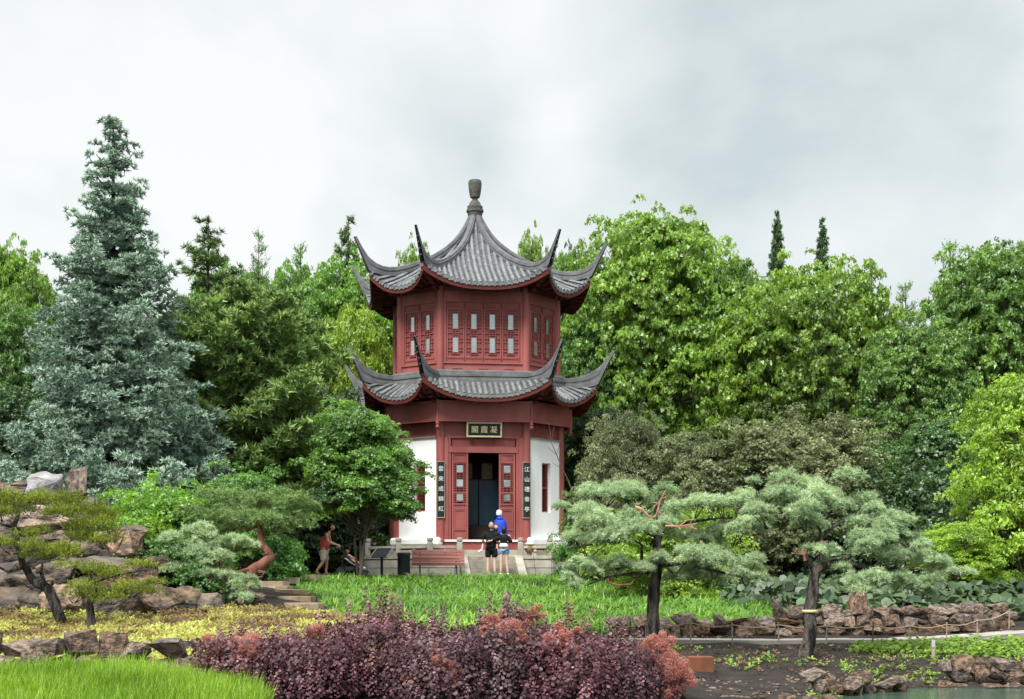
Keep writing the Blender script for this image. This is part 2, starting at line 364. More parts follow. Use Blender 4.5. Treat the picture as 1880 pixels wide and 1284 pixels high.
def t_sprig(n, r, wid=.10, up=.5):
    """needles along a twig that points +z"""
    V, T, t = [], [], []
    for i in range(n):
        z = r.uniform(0, 1); an = r.uniform(0, 2 * math.pi); d = unit(np.array([math.cos(an), math.sin(an), up])); o = np.array([0, 0, z])
        a = unit(np.cross(d, r.normal(size=3))); l = r.uniform(.28, .42) * (1.1 - .4 * z); w = wid * r.uniform(.7, 1.2); k = len(V)
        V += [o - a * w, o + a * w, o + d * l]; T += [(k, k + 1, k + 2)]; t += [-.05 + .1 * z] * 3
    return np.array(V), np.array(T), np.array(t)
def t_blades(n, r, w=.05, arch=.6, seg=3, lean=.35, dtone=.12):
    """arching blades, height about 1"""
    V, T, t = [], [], []
    for i in range(n):
        an = r.uniform(0, 2 * math.pi); h = np.array([math.cos(an), math.sin(an), 0]); side = np.array([-h[1], h[0], 0]); ln = r.uniform(.7, 1.15)
        le = r.uniform(.1, 1) * lean; ar = r.uniform(.4, 1.1) * arch; p = h * r.uniform(0, .12); k = len(V); tn = r.normal() * .10
        for j in range(seg + 1):
            s = j / seg; an2 = le + ar * s * 1.7; q = p + 0
            if j: p = p + (h * math.sin(an2) + np.array([0, 0, math.cos(an2)])) * ln / seg
            ww = w * (1 - s ** 2) if j < seg else 0
            if j < seg: V += [p - side * ww, p + side * ww]; t += [tn + dtone * s] * 2
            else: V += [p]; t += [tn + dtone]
        for j in range(seg - 1):
            b = k + j * 2; T += [(b, b + 1, b + 3), (b, b + 3, b + 2)]
        b = k + (seg - 1) * 2; T += [(b, b + 1, b + 2)]
    return np.array(V), np.array(T), np.array(t)
def t_round(n, r, leaf=1., cup=.12, sides=7):
    V, T, t = [], [], []
    for i in range(n):
        c = np.array([r.uniform(-.4, .4), r.uniform(-.4, .4), r.uniform(-.1, .15)]) * (n > 1); nr = unit(np.array([r.normal() * .35, r.normal() * .35 - .25, 1.]))
        a = unit(np.cross(nr, r.normal(size=3))); b = np.cross(nr, a); k = len(V); l = leaf * r.uniform(.7, 1.1) * .5; tn = r.normal() * .1
        V.append(c - nr * cup * l); t.append(tn - .05)
        for j in range(sides): an = 2 * math.pi * j / sides; V.append(c + (a * math.cos(an) + b * math.sin(an)) * l * r.uniform(.88, 1.08)); t.append(tn + r.normal() * .03)
        T += [(k, k + 1 + j, k + 1 + (j + 1) % sides) for j in range(sides)]
    return np.array(V), np.array(T), np.array(t)
def t_star(n, r):
    V, T, t = [], [], []
    for i in range(n):
        an = 2 * math.pi * (i + r.uniform(-.2, .2)) / n; d = np.array([math.cos(an), math.sin(an), r.uniform(.0, .7)]); s = np.array([-d[1], d[0], 0]) * .22; k = len(V); l = r.uniform(.7, 1.1)
        V += [np.zeros(3), d * l * .55 + s, d * l, d * l * .55 - s]; T += [(k, k + 1, k + 2), (k, k + 2, k + 3)]; t += [r.normal() * .1] * 4
    return np.array(V), np.array(T), np.array(t)
tr = np.random.default_rng(5)
TL = [t_leaves(7, .62, tr) for _ in range(6)]
TLs = [t_leaves(8, .50, tr, wid=.6, tri=True) for _ in range(6)]
TLf = [t_leaves(7, .66, tr, wid=.75, tri=True) for _ in range(6)]
TN9 = [t_needles(9, tr, .13) for _ in range(5)]; TN7 = [t_needles(7, tr, .17) for _ in range(6)]
TN = [t_needles(13, tr) for _ in range(5)]
TNd = [t_needles(17, tr, .07) for _ in range(5)]
TS = [t_sprig(13, tr) for _ in range(5)]
TSf = [t_sprig(10, tr, .07, .9) for _ in range(4)]
TG = [t_blades(8, tr, .060, 1.1, 2, .6) for _ in range(6)]
TT = [t_blades(6, tr, .020, .30, 2, .22) for _ in range(6)]
TRd = [t_round(1, tr, 1.) for _ in range(5)]
TR5 = [t_round(4, tr, .5, sides=5) for _ in range(5)]
TST = [t_star(4, tr) for _ in range(5)]

# ------------------------------------------------------------------ ground
def _tps():
    pts = []
    def g(px, py, Y): p = P(px, py, Y); pts.append((p.x, p.y, p.z))
    for a in [(1150, 1187, 26.5), (1400, 1188, 26.5), (1650, 1188, 26.4), (1800, 1178, 27.3), (1900, 1168, 28.5),
              (1320, 1257, 21.3), (1500, 1252, 21.5), (1700, 1252, 21.5), (1900, 1254, 21.5), (1480, 1208, 24.3), (1800, 1212, 24.3), (1330, 1225, 23.0),
              (700, 1150, 29.3), (900, 1160, 28.8), (1100, 1160, 28.6), (1250, 1160, 28.6), (1400, 1160, 28.8),
              (560, 1063, 47), (750, 1060, 48.5), (900, 1059, 48.5), (1060, 1062, 47), (1250, 1078, 44), (1400, 1104, 39), (900, 1104, 37), (1150, 1106, 36), (700, 1100, 38),
              (50, 1218, 20), (300, 1218, 20), (450, 1200, 21.5), (60, 1147, 29.3), (250, 1147, 29.3), (430, 1125, 30.2), (560, 1136, 28.5), (640, 1142, 28.5), (500, 1080, 41), (480, 1065, 45),
              (100, 1292, 16), (330, 1292, 16), (500, 1285, 17.2), (1600, 1158, 28.6), (1850, 1150, 29.4), (1600, 1120, 33), (1800, 1110, 36), (620, 1230, 20.5), (900, 1215, 22), (900, 1180, 26)]: g(*a)
    for x, y, z in [(-5, 11.5, -.35), (-1, 13, -.5), (2.5, 15, -.6), (2.6, 18, .02), (3.4, 19.2, .06), (1.2, 20, .1), (4.1, 18.6, -.02), (5.6, 19.6, -.4), (9, 19.5, -.45), (0, 17.5, .0), (-2, 17, .1), (8, 14, -.7), (-12, 12, -.4), (-6.5, 36, 1.3), (-12, 36, 1.5), (-12, 28, .8), (-12, 20, .5),
                    (-20, 50, 1.6), (0, 52, 1.5), (-6, 53, 1.52), (6, 53, 1.5), (0, 60, 1.5), (20, 50, 1.4), (14, 40, 1.0), (0, 80, 1.6), (-25, 80, 1.7), (25, 80, 1.6), (16, 28, .6), (16, 24, .2), (16, 20, -.4), (-20, 30, 1.2), (22, 36, 1.0)]:
        pts.append((x, y, z))
    A = np.array(pts); n = len(A)
    def K(a, b):
        d2 = ((a[:, None, 0] - b[None, :, 0]) ** 2 + ((a[:, None, 1] - b[None, :, 1]) * .7) ** 2); return np.where(d2 > 0, d2 * np.log(np.sqrt(d2) + 1e-9), 0)
    G = np.zeros((n + 3, n + 3)); G[:n, :n] = K(A, A) + np.eye(n) * 1.5; Q = np.c_[np.ones(n), A[:, :2]]; G[:n, n:] = Q; G[n:, :n] = Q.T
    w = np.linalg.solve(G, np.r_[A[:, 2], 0, 0, 0]); return A, w, K
_A, _w, _K = _tps()
def gz(x, y):
    x = np.atleast_1d(np.asarray(x, float)); y = np.atleast_1d(np.asarray(y, float)); sh = x.shape
    xc = np.clip(x.ravel(), -18, 18); yc = np.clip(y.ravel(), 10, 75); q = np.c_[xc, yc]; out = np.empty(len(q))
    for i in range(0, len(q), 20000):
        s = q[i:i + 20000]; out[i:i + 20000] = _K(s, _A) @ _w[:-3] + _w[-3] + s @ _w[-2:]
    out = out.reshape(sh); far = np.clip((np.hypot(np.maximum(np.abs(x) - 18, 0), np.maximum(y - 75, 0))) / 60, 0, 1); out = out * (1 - far) + 1.5 * far
    near = np.clip((11 - y) / 3, 0, 1); out = out * (1 - near) + (-.9) * near
    return out
def gz1(x, y): return float(gz(x, y)[0])
def ground():
    xs = np.r_[-600, -300, -150, -80, -50, np.arange(-32, -14, 2.), np.arange(-14, 14.01, .3), np.arange(16, 33, 2.), 50, 80, 150, 300, 600]
    ys = np.r_[-300, -100, -30, 0, 6, 9, np.arange(11, 32, .3), np.arange(32, 60, .8), np.arange(62, 80, 3.), 100, 140, 200, 350, 700]
    X, Y = np.meshgrid(xs, ys); Z = gz(X, Y)
    fine = (np.abs(X) < 15) & (Y > 11) & (Y < 60)
    Z = Z + np.where(fine, .025 * np.sin(X * 3.1 + Y) * np.sin(Y * 2.3 + X * .7) + rng.normal(size=X.shape) * .012, 0)
    nx, ny = len(xs), len(ys); me = bpy.data.meshes.new('ground')
    fs = [(j * nx + i, j * nx + i + 1, (j + 1) * nx + i + 1, (j + 1) * nx + i) for j in range(ny - 1) for i in range(nx - 1)]
    me.from_pydata(np.c_[X.ravel(), Y.ravel(), Z.ravel()].tolist(), [], fs); me.polygons.foreach_set('use_smooth', [True] * len(fs)); me.materials.append(M['soil'])
    tag(link('ground', me), 'dark brown garden soil under the beds, mound and trees', kind='structure')
ground()
wb = MB(); wb.grid(lambda u, v: (-60 + 120 * u, -60 + 85 * v, -.045), 2, 2)
tag(wb.build('water', M['water']), 'pale green pond water along the bottom edge of the garden', kind='structure')
# paths
def strip(name, pts, w, m, dz=.03, label=''):
    b = MB(); vs = []; fs = []
    P2 = [Vector(p) for p in pts]; Q = []
    for i in range(len(P2) - 1):
        for k in range(6): Q.append(P2[i].lerp(P2[i + 1], k / 6))
    Q.append(P2[-1])
    for i, p in enumerate(Q):
        t = (Q[min(i + 1, len(Q) - 1)] - Q[max(i - 1, 0)]).normalized(); n = Vector((-t.y, t.x)); z = gz1(p.x, p.y) + dz
        for s in (-.5, .5): q = p + n * w * s; vs.append((q.x, q.y, z)); vs.append((q.x, q.y, z - .25))
    for i in range(len(Q) - 1):
        a = i * 4; fs += [(a, a + 2, a + 6, a + 4), (a, a + 4, a + 5, a + 1), (a + 2, a + 3, a + 7, a + 6)]
    b.add(vs, fs); return tag(b.build(name, m), label, kind='structure')
strip('path', [(1.2, 27.3), (4, 27.25), (7, 27.2), (8.5, 27.8), (10.5, 29), (14, 31)], .75, M['pathmat'], .035, 'pale narrow garden path behind the two cloud pines')
strip('path', [(-16, 52), (-8, 50.6), (0, 50.0), (4, 50.0), (10, 51)], 2.6, M['pathmat'], .05, 'pale paved walk in front of the pavilion')

# ------------------------------------------------------------------ rocks
def rock_mesh(name, seed, m, n=16, sub=0, sq=(1, 1, 1), rough=.0, blk=.6):
    r = np.random.default_rng(seed); bm = bmesh.new()
    pts = r.uniform(-1, 1, (n * 3, 3)); nn = np.abs(pts).max(axis=1); pts = pts / nn[:, None] * r.uniform(.75, 1, (n * 3, 1)); pts = pts[:n]
    pts = pts * blk + unit(pts) * (1 - blk)
    for p in pts: bm.verts.new((p * .5 * np.array(sq)).tolist())
    bmesh.ops.convex_hull(bm, input=bm.verts); bmesh.ops.delete(bm, geom=[v for v in bm.verts if not v.link_faces], context='VERTS')
    if sub:
        bmesh.ops.bevel(bm, geom=list(bm.edges), offset=.035, segments=1, affect='EDGES')
        bmesh.ops.triangulate(bm, faces=bm.faces)
        for _ in range(sub): bmesh.ops.subdivide_edges(bm, edges=bm.edges, cuts=1, use_grid_fill=True); 
        for v in bm.verts:
            p = v.co * 3.2 + Vector((seed, 0, 0)); v.co += v.co.normalized() * (mnoise.noise(p) * rough + mnoise.noise(p * 2.7) * rough * .5)
    me = bpy.data.meshes.new(name); bm.to_mesh(me); bm.free(); me.materials.append(m); return me
ROCKS = [rock_mesh('rock', 100 + i, M['rock'], 15) for i in range(8)]
BIGR = [rock_mesh('boulder', 200 + i, M['rockdark'], 18, 1, rough=.10, blk=.9) for i in range(7)]
BIGB = [rock_mesh('boulder', 240 + i, M['rock'], 18, 1, rough=.10, blk=.9) for i in range(5)]
def setrock(o, c, d, rz, tilt=0): o.location = c; o.scale = d; o.rotation_euler = (tilt, tilt * .6, rz); return o
def dry_wall(name, label, line, rows, sz, group=None, cat='wall', jit=.1, meshes=ROCKS, skip=0., lift=.0, seed=1):
    """line: list of (x,y); stones laid along it, each a part"""
    r = np.random.default_rng(seed); L_ = [Vector(p) for p in line]
    root = empty(name, (L_[0].x, L_[0].y, gz1(L_[0].x, L_[0].y)), label, cat, group); o0 = root.location.copy()
    for row in range(rows):
        seg = 0; s = r.uniform(0, sz)
        tot = sum((L_[i + 1] - L_[i]).length for i in range(len(L_) - 1))
        while s < tot:
            w = sz * r.uniform(.65, 1.6); q = s + w / 2; k = 0
            while k < len(L_) - 2 and q > (L_[k + 1] - L_[k]).length: q -= (L_[k + 1] - L_[k]).length; k += 1
            d = (L_[k + 1] - L_[k]); p = L_[k] + d.normalized() * min(q, d.length); h = sz * r.uniform(.5, .95); s += w * .86
            if r.uniform() < skip: continue
            pd = Vector((-d.y, d.x)).normalized(); p = p + pd * (row * sz * .38 + r.uniform(-jit, jit))
            z = gz1(p.x, p.y) + lift + row * sz * .52 + h * .28 + (r.uniform(-.02, .03))
            setrock(link('stone', meshes[r.integers(len(meshes))], root), Vector((p.x, p.y, z)) - o0, (w * 1.08, sz * r.uniform(.9, 1.4), h * 1.15), math.atan2(d.y, d.x) + r.uniform(-.3, .3) + (math.pi if r.uniform() < .5 else 0), r.uniform(-.22, .22))
    return root
def PX(px, Y): return (px - CX) / F * Y

# ------------------------------------------------------------------ the pavilion
PC = Vector(((872 - CX) / F * 57, 57, 0)); TH = R(7.27)
pav = empty('pavilion', PC, 'octagonal two-storey red and white Chinese pavilion with upturned grey tiled roofs', 'pavilion', rz=TH)
GROUND, FLOOR = 1.5, 2.84
def rotz(a): return Matrix.Rotation(a, 4, 'Z')
def faces(w, d):
    """k, half width, apothem"""
    for k in range(8):
        yield (k, w, d) if k % 2 == 0 else (k, (d - w) / math.sqrt(2), (d + w) / math.sqrt(2))
def corner(w, d, i):   # 8 corners starting front-left, going to the right (counter-clockwise seen from above)
    q = [(-w, -d), (w, -d), (d, -w), (d, w), (w, d), (-w, d), (-d, w), (-d, -w)]; return Vector((*q[i % 8], 0))
def FM(k, a): return rotz(k * math.pi / 4) @ Matrix.Translation((0, -a, 0))   # face frame: x to the right seen from outside, -y outwards
def smooth_interp(x, xs, ys, d=.03):
    return sum(np.interp(x + o, xs, ys) for o in (-d, -d / 2, 0, d / 2, d)) / 5
# --- roofs
def lin(a): a = np.array(a); return a[:, 0], a[:, 1]
def make_roof(prof_top, zh, zc, wt, dt, f0, fe, cw, cd, label, fw, zw, ring):
    root = empty('roof', (0, 0, 0), None, None); root.parent = pav
    tx, tz = lin(prof_top); hx, hz = lin(zh); cx_, cz_ = lin(zc)
    for k, hw, dn in faces(wt, dt):
        cc = cw if k % 2 == 0 else cd
        def S(f, u, hw=hw, dn=dn, cc=cc):
            pf = 1 - cc * (1 - u * u) * max(0, (f - f0) / (fe - f0))
            z = smooth_interp(f, cx_, cz_); zz = smooth_interp(f, hx, hz)
            return pf, z + (zz - z) * min(1, abs(u)) ** 2.6
        def pt(f, u, dz=0): pf, z = S(f, u); return (f * hw * u, -f * dn * pf, z + dz)
        Mk = rotz(k * math.pi / 4)
        # pan tile bed with little steps
        nv = 26 if f0 < .1 else 10
        b = MB()
        for j in range(nv):
            fa, fb = f0 + (fe - f0) * j / nv, f0 + (fe - f0) * (j + 1) / nv
            vs = []
            for i in range(19):
                u = -1 + 2 * i / 18; vs.append(pt(fa, u, -.0)); 
            for i in range(19):
                u = -1 + 2 * i / 18; vs.append(pt(fb, u, .028))
            for i in range(19):
                u = -1 + 2 * i / 18; vs.append(pt(fb, u, -.0))
            b.add(vs, [(r_ * 19 + i, (r_ + 1) * 19 + i, (r_ + 1) * 19 + i + 1, r_ * 19 + i + 1) for r_ in (0, 1) for i in range(18)])
        b.build('pan_tile_field', M['tilebed'], root, M=Mk)
        # cover tile rows
        sp = .205; nr = int(hw * fe / sp)
        for i in range(-nr, nr + 1):
            t = i * sp; fs_ = max(f0, abs(t) / hw + .012)
            if fe - fs_ < .03: continue
            n = max(3, int((fe - fs_) / .045)); P_ = []
            for j in range(n + 1):
                f = fs_ + (fe - fs_) * j / n; u = t / (f * hw); pf, z = S(f, u); P_.append(Vector((t, -f * dn * pf, z + .03)))
            b = MB(); vs = []; ns = 6
            for j, p in enumerate(P_):
                tg = (P_[min(j + 1, n)] - P_[max(j - 1, 0)]).normalized(); up = Vector((1, 0, 0)).cross(tg); up = up if up.z > 0 else -up
                for st in ((0, .0) if 0 < j < n else (0,)):
                    for a in range(ns + 1):
                        an = math.pi * a / ns; rr = .062 + (.008 if j % 2 else 0); vs.append(p + Vector((math.cos(an) * rr, 0, 0)) + up * (math.sin(an) * rr))
                    break
            fs2 = [(j * (ns + 1) + a, j * (ns + 1) + a + 1, (j + 1) * (ns + 1) + a + 1, (j + 1) * (ns + 1) + a) for j in range(n) for a in range(ns)]
            b.add(vs, fs2)
            e = P_[-1] + Vector((0, -.012, 0)); b.add([e + Vector((math.cos(2 * math.pi * a / 12) * .082, 0, math.sin(2 * math.pi * a / 12) * .082 + .005)) for a in range(12)] + [e + Vector((math.cos(2 * math.pi * a / 12) * .082, .035, math.sin(2 * math.pi * a / 12) * .082 + .005)) for a in range(12)],
                  [tuple(range(12))] + [(a, (a + 1) % 12, (a + 1) % 12 + 12, a + 12) for a in range(12)])
            # drip tile between rows
            if i < nr:
                t2 = t + sp / 2; u = t2 / (fe * hw)
                if abs(u) < 1:
                    pf, z = S(fe, u); q = Vector((t2, -fe * dn * pf - .005, z + .02)); dr = [(-.055, .0), (-.05, -.05), (-.02, -.09), (.02, -.09), (.05, -.05), (.055, .0)]
                    b.add([q + Vector((x, 0, zz)) for x, zz in dr] + [q + Vector((x, .02, zz)) for x, zz in dr], [(0, 1, 2, 3, 4, 5)] + [(a, a + 6, a + 7, a + 1) for a in range(5)])
            b.build('tile_row', M['tile'], root, smooth=True, M=Mk)
        # fascia board and soffit
        b = MB(); nn = 24; vs = []
        for i in range(nn + 1):
            u = -1 + 2 * i / nn; x, y, z = pt(fe - .006, u)
            hgt = .165 + .08 * abs(u) ** 3
            vs += [(x, y, z - .035), (x, y, z - .035 - hgt), (x * .985, y + .06, z - .035 - hgt), (x * .985, y + .06, z - .02)]
        b.add(vs, [(i * 4 + a, i * 4 + (a + 1) % 4, (i + 1) * 4 + (a + 1) % 4, (i + 1) * 4 + a) for i in range(nn) for a in range(4)])
        b.build('fascia_board', M['redbrown'], root, M=Mk)
        b = MB()
        def so(a, c):
            u = -1 + 2 * a; x, y, z = pt(fe - .016, u); f = fw; x2, y2 = f * hw * u, -f * dn
            return (x + (x2 - x) * c, y + (y2 - y) * c, z - .17 + (zw - z + .17) * (c ** .75))
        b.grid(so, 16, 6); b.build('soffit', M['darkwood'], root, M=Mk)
        b = MB()
        for i in range(-int(hw * fe / .27), int(hw * fe / .27) + 1):
            u = i * .27 / (hw * fe)
            if abs(u) > .97: continue
            p0, p1 = Vector(so((u + 1) / 2, .0)), Vector(so((u + 1) / 2, .45)); b.bar(p0 - Vector((0, 0, .05)), p1 - Vector((0, 0, .05)), .07)
        b.build('rafter', M['redbrown'], root, M=Mk)['kind'] = 'stuff'
    # hips
    for i in range(8):
        cdir = corner(wt, dt, i); L_ = cdir.length; dr = cdir.normalized(); sd_ = Vector((-dr.y, dr.x, 0)); b = MB(); vs = []
        fs_ = list(np.linspace(f0, .85, 16)) + list(np.linspace(.875, 1.0, 9)); n = len(fs_)
        prof = [(.125, 0), (.125, .30), (.10, .34), (.10, .5), (.12, .53), (.12, .66), (.085, .70), (.085, .84), (.07, .95), (.0, 1)]
        prof = prof + [(-a, h) for a, h in prof[-2::-1]]; m_ = len(prof)
        for f in fs_:
            top = smooth_interp(f, tx, tz, .012); k = max(0, (f - .85) / .15); s_ = smooth_interp(f, hx, hz, .012) - .03 if f <= fe else None
            thick_e = smooth_interp(fe, tx, tz, .012) - smooth_interp(fe, hx, hz, .012) + .03
            if f <= fe: bot = s_; fb = f
            else:
                q = (f - fe) / (1 - fe); bot = top - (thick_e * (1 - q) ** 1.9 + .035); fb = f + .022 * math.sin(q * math.pi / 2)
            wsc = 1 - .74 * k
            for a, h in prof:
                ff = f * h + fb * (1 - h); pz = bot + (top - bot) * h; vs.append(dr * (ff * L_) + sd_ * a * wsc + Vector((0, 0, pz)))
        b.add(vs, [(j * m_ + a, j * m_ + a + 1, (j + 1) * m_ + a + 1, (j + 1) * m_ + a) for j in range(n - 1) for a in range(m_ - 1)] + [tuple(range((n - 1) * m_, n * m_)), tuple(range(m_))[::-1]])
        for q in (.915, .935, .955, .972):
            tz_ = smooth_interp(q, tx, tz, .012); b.ball(dr * ((q + .016) * L_) + Vector((0, 0, tz_ - .30 * (1 - q) / .08 - .04)), (.028, .028, .03), 6, 4)
        b.build('hip_ridge', M['ridge'], root, smooth=True)
        # carved bracket under the corner
        b = MB()
        for j, (f, wz, ln, hh) in enumerate([(.70, .16, .34, .10), (.735, .2, .42, .09), (.77, .24, .5, .08)]):
            b.box(dr * (f * L_) + Vector((0, 0, zw - .10 + j * .13)), (ln, wz, hh), Matrix((dr, sd_, Vector((0, 0, 1)))).transposed(), .01)
        b.bar(dr * (.64 * L_) + Vector((0, 0, zw - .12)), dr * (.87 * L_) + Vector((0, 0, smooth_interp(fe, hx, hz) - .30)), .13, .16)
        b.build('corner_bracket', M['redbrown'], root)
    if ring:
        b = MB(); prof = ring; m_ = len(prof); vs = []
        for i in range(8):
            for (off, z) in prof:
                c = corner(1.70 + off * .414 * 1.1, 3.18 + off, i); vs.append(c + Vector((0, 0, z)))
        b.add(vs, [(i * m_ + a, ((i + 1) % 8) * m_ + a, ((i + 1) % 8) * m_ + a + 1, i * m_ + a + 1) for i in range(8) for a in range(m_ - 1)])
        b.build('ridge_band', M['ridge'], root)
    return root
up_top = [(-.1, 16.6), (0, 15.98), (.03, 15.72), (.06, 15.38), (.1, 15.0), (.16, 14.58), (.27, 14.08), (.37, 13.75), (.48, 13.45), (.6, 13.2), (.7, 13.06), (.78, 13.03), (.85, 13.12), (.91, 13.33), (.96, 13.66), (1, 14.0), (1.1, 14.8)]
up_h = [(-.1, 16.3), (0, 15.7), (.03, 15.45), (.06, 15.1), (.1, 14.73), (.16, 14.30), (.27, 13.83), (.37, 13.50), (.48, 13.18), (.6, 12.90), (.7, 12.74), (.78, 12.68), (.9, 12.78), (1.1, 13.0)]
up_c = [(-.1, 16.2), (0, 15.6), (.05, 15.1), (.1, 14.6), (.27, 13.68), (.48, 13.0), (.65, 12.6), (.8, 12.27), (.9, 12.06), (1.1, 11.7)]
roof1 = make_roof(up_top, up_h, up_c, 2.55, 4.62, .02, .9, .03, .07, 'upper', .66, 12.15, None)
lo_top = [(0, 9.0), (.6, 9.02), (.735, 9.04), (.80, 9.10), (.86, 9.22), (.92, 9.45), (.96, 9.70), (1, 10.0), (1.1, 10.8)]
lo_h = [(0, 8.75), (.6, 8.72), (.735, 8.66), (.82, 8.64), (.9, 8.74), (1.1, 8.95)]
lo_c = [(0, 9.3), (.65, 8.62), (.75, 8.36), (.9, 7.99), (1.1, 7.6)]
roof2 = make_roof(lo_top, lo_h, lo_c, 2.6, 4.9, .655, .9, .04, .08, 'lower', .72, 8.0,
                  [(.0, 8.5), (.16, 8.5), (.16, 8.72), (.12, 8.74), (.12, 8.82), (.15, 8.84), (.15, 8.93), (.09, 8.95), (.09, 9.02), (.06, 9.08), (-.1, 9.08), (-.25, 9.0)])
b = MB(); b.lathe([(.27, 15.45), (.30, 15.62), (.335, 15.64), (.335, 15.72), (.29, 15.74), (.30, 15.80), (.30, 15.86), (.24, 15.89), (.22, 15.97), (.16, 16.06), (.11, 16.11), (.11, 16.17), (.18, 16.20), (.205, 16.27), (.235, 16.45), (.258, 16.65), (.262, 16.78), (.24, 16.82), (.24, 16.86), (.19, 16.88), (.02, 16.88)], 20)
b.build('finial', M['finial'], pav, smooth=True)
# --- walls
def panel(b, x0, x1, z0, z1, y, dep=.03, fr=.05):
    """recessed panel with raised border, outward = -y"""
    b.box(((x0 + x1) / 2, y, (z0 + z1) / 2), (x1 - x0, .03, z1 - z0))
    for xa in (x0 + fr / 2, x1 - fr / 2): b.box((xa, y - dep / 2 - .015, (z0 + z1) / 2), (fr, dep, z1 - z0))
    for za in (z0 + fr / 2, z1 - fr / 2): b.box(((x0 + x1) / 2, y - dep / 2 - .0155, za), (x1 - x0 - 2 * fr + .002, dep - .002, fr))
def lattice_window(parent, Mk, x0, x1, z0, z1, y, glass, gw, name='window'):
    """window: frame (own mesh) > lattice, panes. glass: list of (z0,z1)"""
    b = MB(); f = .045
    for xa in (x0 + f / 2, x1 - f / 2): b.box((xa, y, (z0 + z1) / 2), (f, .07, z1 - z0))
    for za in (z0 + f / 2, z1 - f / 2): b.box(((x0 + x1) / 2, y, za), (x1 - x0 - 2 * f, .068, f))
    w = b.build(name, M['red'], parent, M=Mk); xc = (x0 + x1) / 2
    b = MB(); t = .018
    def hb(xa, xb, z): b.box(((xa + xb) / 2, y - .005, z), (xb - xa, .03, t))
    def vb(x, za, zb): b.box((x, y - .006, (za + zb) / 2), (t, .03, zb - za))
    xi0, xi1 = x0 + f, x1 - f
    for (ga, gb) in glass:
        for xs in (-1, 1):
            vb(xc + xs * gw / 2, ga - .09, gb + .09)
            xm = xc + xs * (gw / 2 + (xi1 - xc - gw / 2) / 2); vb(xm, ga + .02, gb - .02)
            for zz in (ga + .04, gb - .04, (ga + gb) / 2 - .11, (ga + gb) / 2 + .11):
                hb(min(xc + xs * gw / 2, xi1 if xs > 0 else xi0), max(xc + xs * gw / 2, xi1 if xs > 0 else xi0), zz)
        for zz in (ga - .012, gb + .012, ga - .075, gb + .075): hb(xc - gw / 2 - .05, xc + gw / 2 + .05, zz)
    z = z0 + f; zs = sorted([z0 + f] + [q for g in glass for q in (g[0] - .09, g[1] + .09)] + [z1 - f])
    for i in range(0, len(zs), 2):
        za, zb = zs[i], zs[i + 1]
        if zb - za > .08: hb(xi0, xi1, (za + zb) / 2); vb(xc, za, zb); vb(xc - gw * .6, za, zb); vb(xc + gw * .6, za, zb)
    b.build('lattice', M['red'], w, M=Mk)
    for (ga, gb) in glass: MB().box((xc, y + .012, (ga + gb) / 2), (gw - t, .01, gb - ga)).build('pane', M['glass'], w, M=Mk)
    MB().box((xc, y + .03, (z0 + z1) / 2), (x1 - x0 - .02, .02, z1 - z0 - .02)).build('backing', M['red2'], w, M=Mk)
    return w
WU, DU, WL, DL = 1.58, 2.95, 1.58, 3.08
# columns
for i in range(8):
    c = corner(WL, DL, i); MB().lathe([(.20, FLOOR - .04), (.20, FLOOR + .03), (.165, FLOOR + .06), (.158, 7.3)], 18, c).build('column', M['red'], pav, smooth=True)
    c = corner(WU, DU, i); MB().lathe([(.15, 8.9), (.145, 12.2)], 16, c).build('column', M['red'], pav, smooth=True)
for k, hw, a in faces(WU, DU):          # upper storey
    Mk = FM(k, a); b = MB(); hi = hw - .10
    b.box((0, .06, 10.6), (2 * hw, .04, 3.3)); b.build('upper_wall', M['red2'], pav, M=Mk)
    b = MB(); b.box((0, 0, 11.83), (2 * hi, .12, .34)); b.box((0, -.03, 11.63), (2 * hi, .10, .05)); b.box((0, 0, 9.17), (2 * hi, .12, .34), None)
    b.box((0, -.05, 9.36), (2 * hi, .12, .05))
    for sx in (-1, 1): b.box((sx * (hi - .05), -.002, 10.5), (.12, .12, 2.3))
    b.build('upper_frame', M['red'], pav, M=Mk)
    n = 4 if k % 2 == 0 else 2; span = 2 * (hi - .12); pw = span / n
    for i in range(n):
        x0 = -span / 2 + i * pw + .012; x1 = x0 + pw - .024
        lattice_window(pav, Mk, x0, x1, 9.56, 11.36, -.01, [(9.76, 10.30), (10.62, 11.16)], min(.21, (x1 - x0) * .45))
        
        for (za, zb) in ((11.37, 11.60), (9.385, 9.55)): b = MB(); panel(b, x0, x1, za, zb, -.02, .02, .03); b.build('window_panel', M['red2'], pav, M=Mk)
    for sx in (-.6, 0, .6): 
        if k % 2 == 0: MB().box((sx * hw, -.08, 9.12), (.36, .05, .05)).build('bracket_block', M['redbrown'], pav, M=Mk)
for k, hw, a in faces(1.72, 3.46):      # overhanging valance
    Mk = FM(k, a); b = MB(); b.box((0, 0, 7.55), (2 * hw, .07, .75)); b.box((0, -.012, 7.21), (2 * hw, .09, .10)); b.box((0, -.012, 7.88), (2 * hw, .09, .09)); b.build('valance', M['red'], pav, M=Mk)
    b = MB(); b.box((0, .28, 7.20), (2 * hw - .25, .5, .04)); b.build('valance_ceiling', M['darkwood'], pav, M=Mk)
for i in range(8):
    c = corner(1.72, 3.46, i); b = MB(); b.lathe([(.02, 6.87), (.06, 6.90), (.085, 6.96), (.06, 7.02), (.05, 7.04), (.08, 7.07), (.08, 7.10), (.065, 7.12), (.065, 7.95)], 10, c); b.build('hanging_post', M['red'], pav, smooth=True)
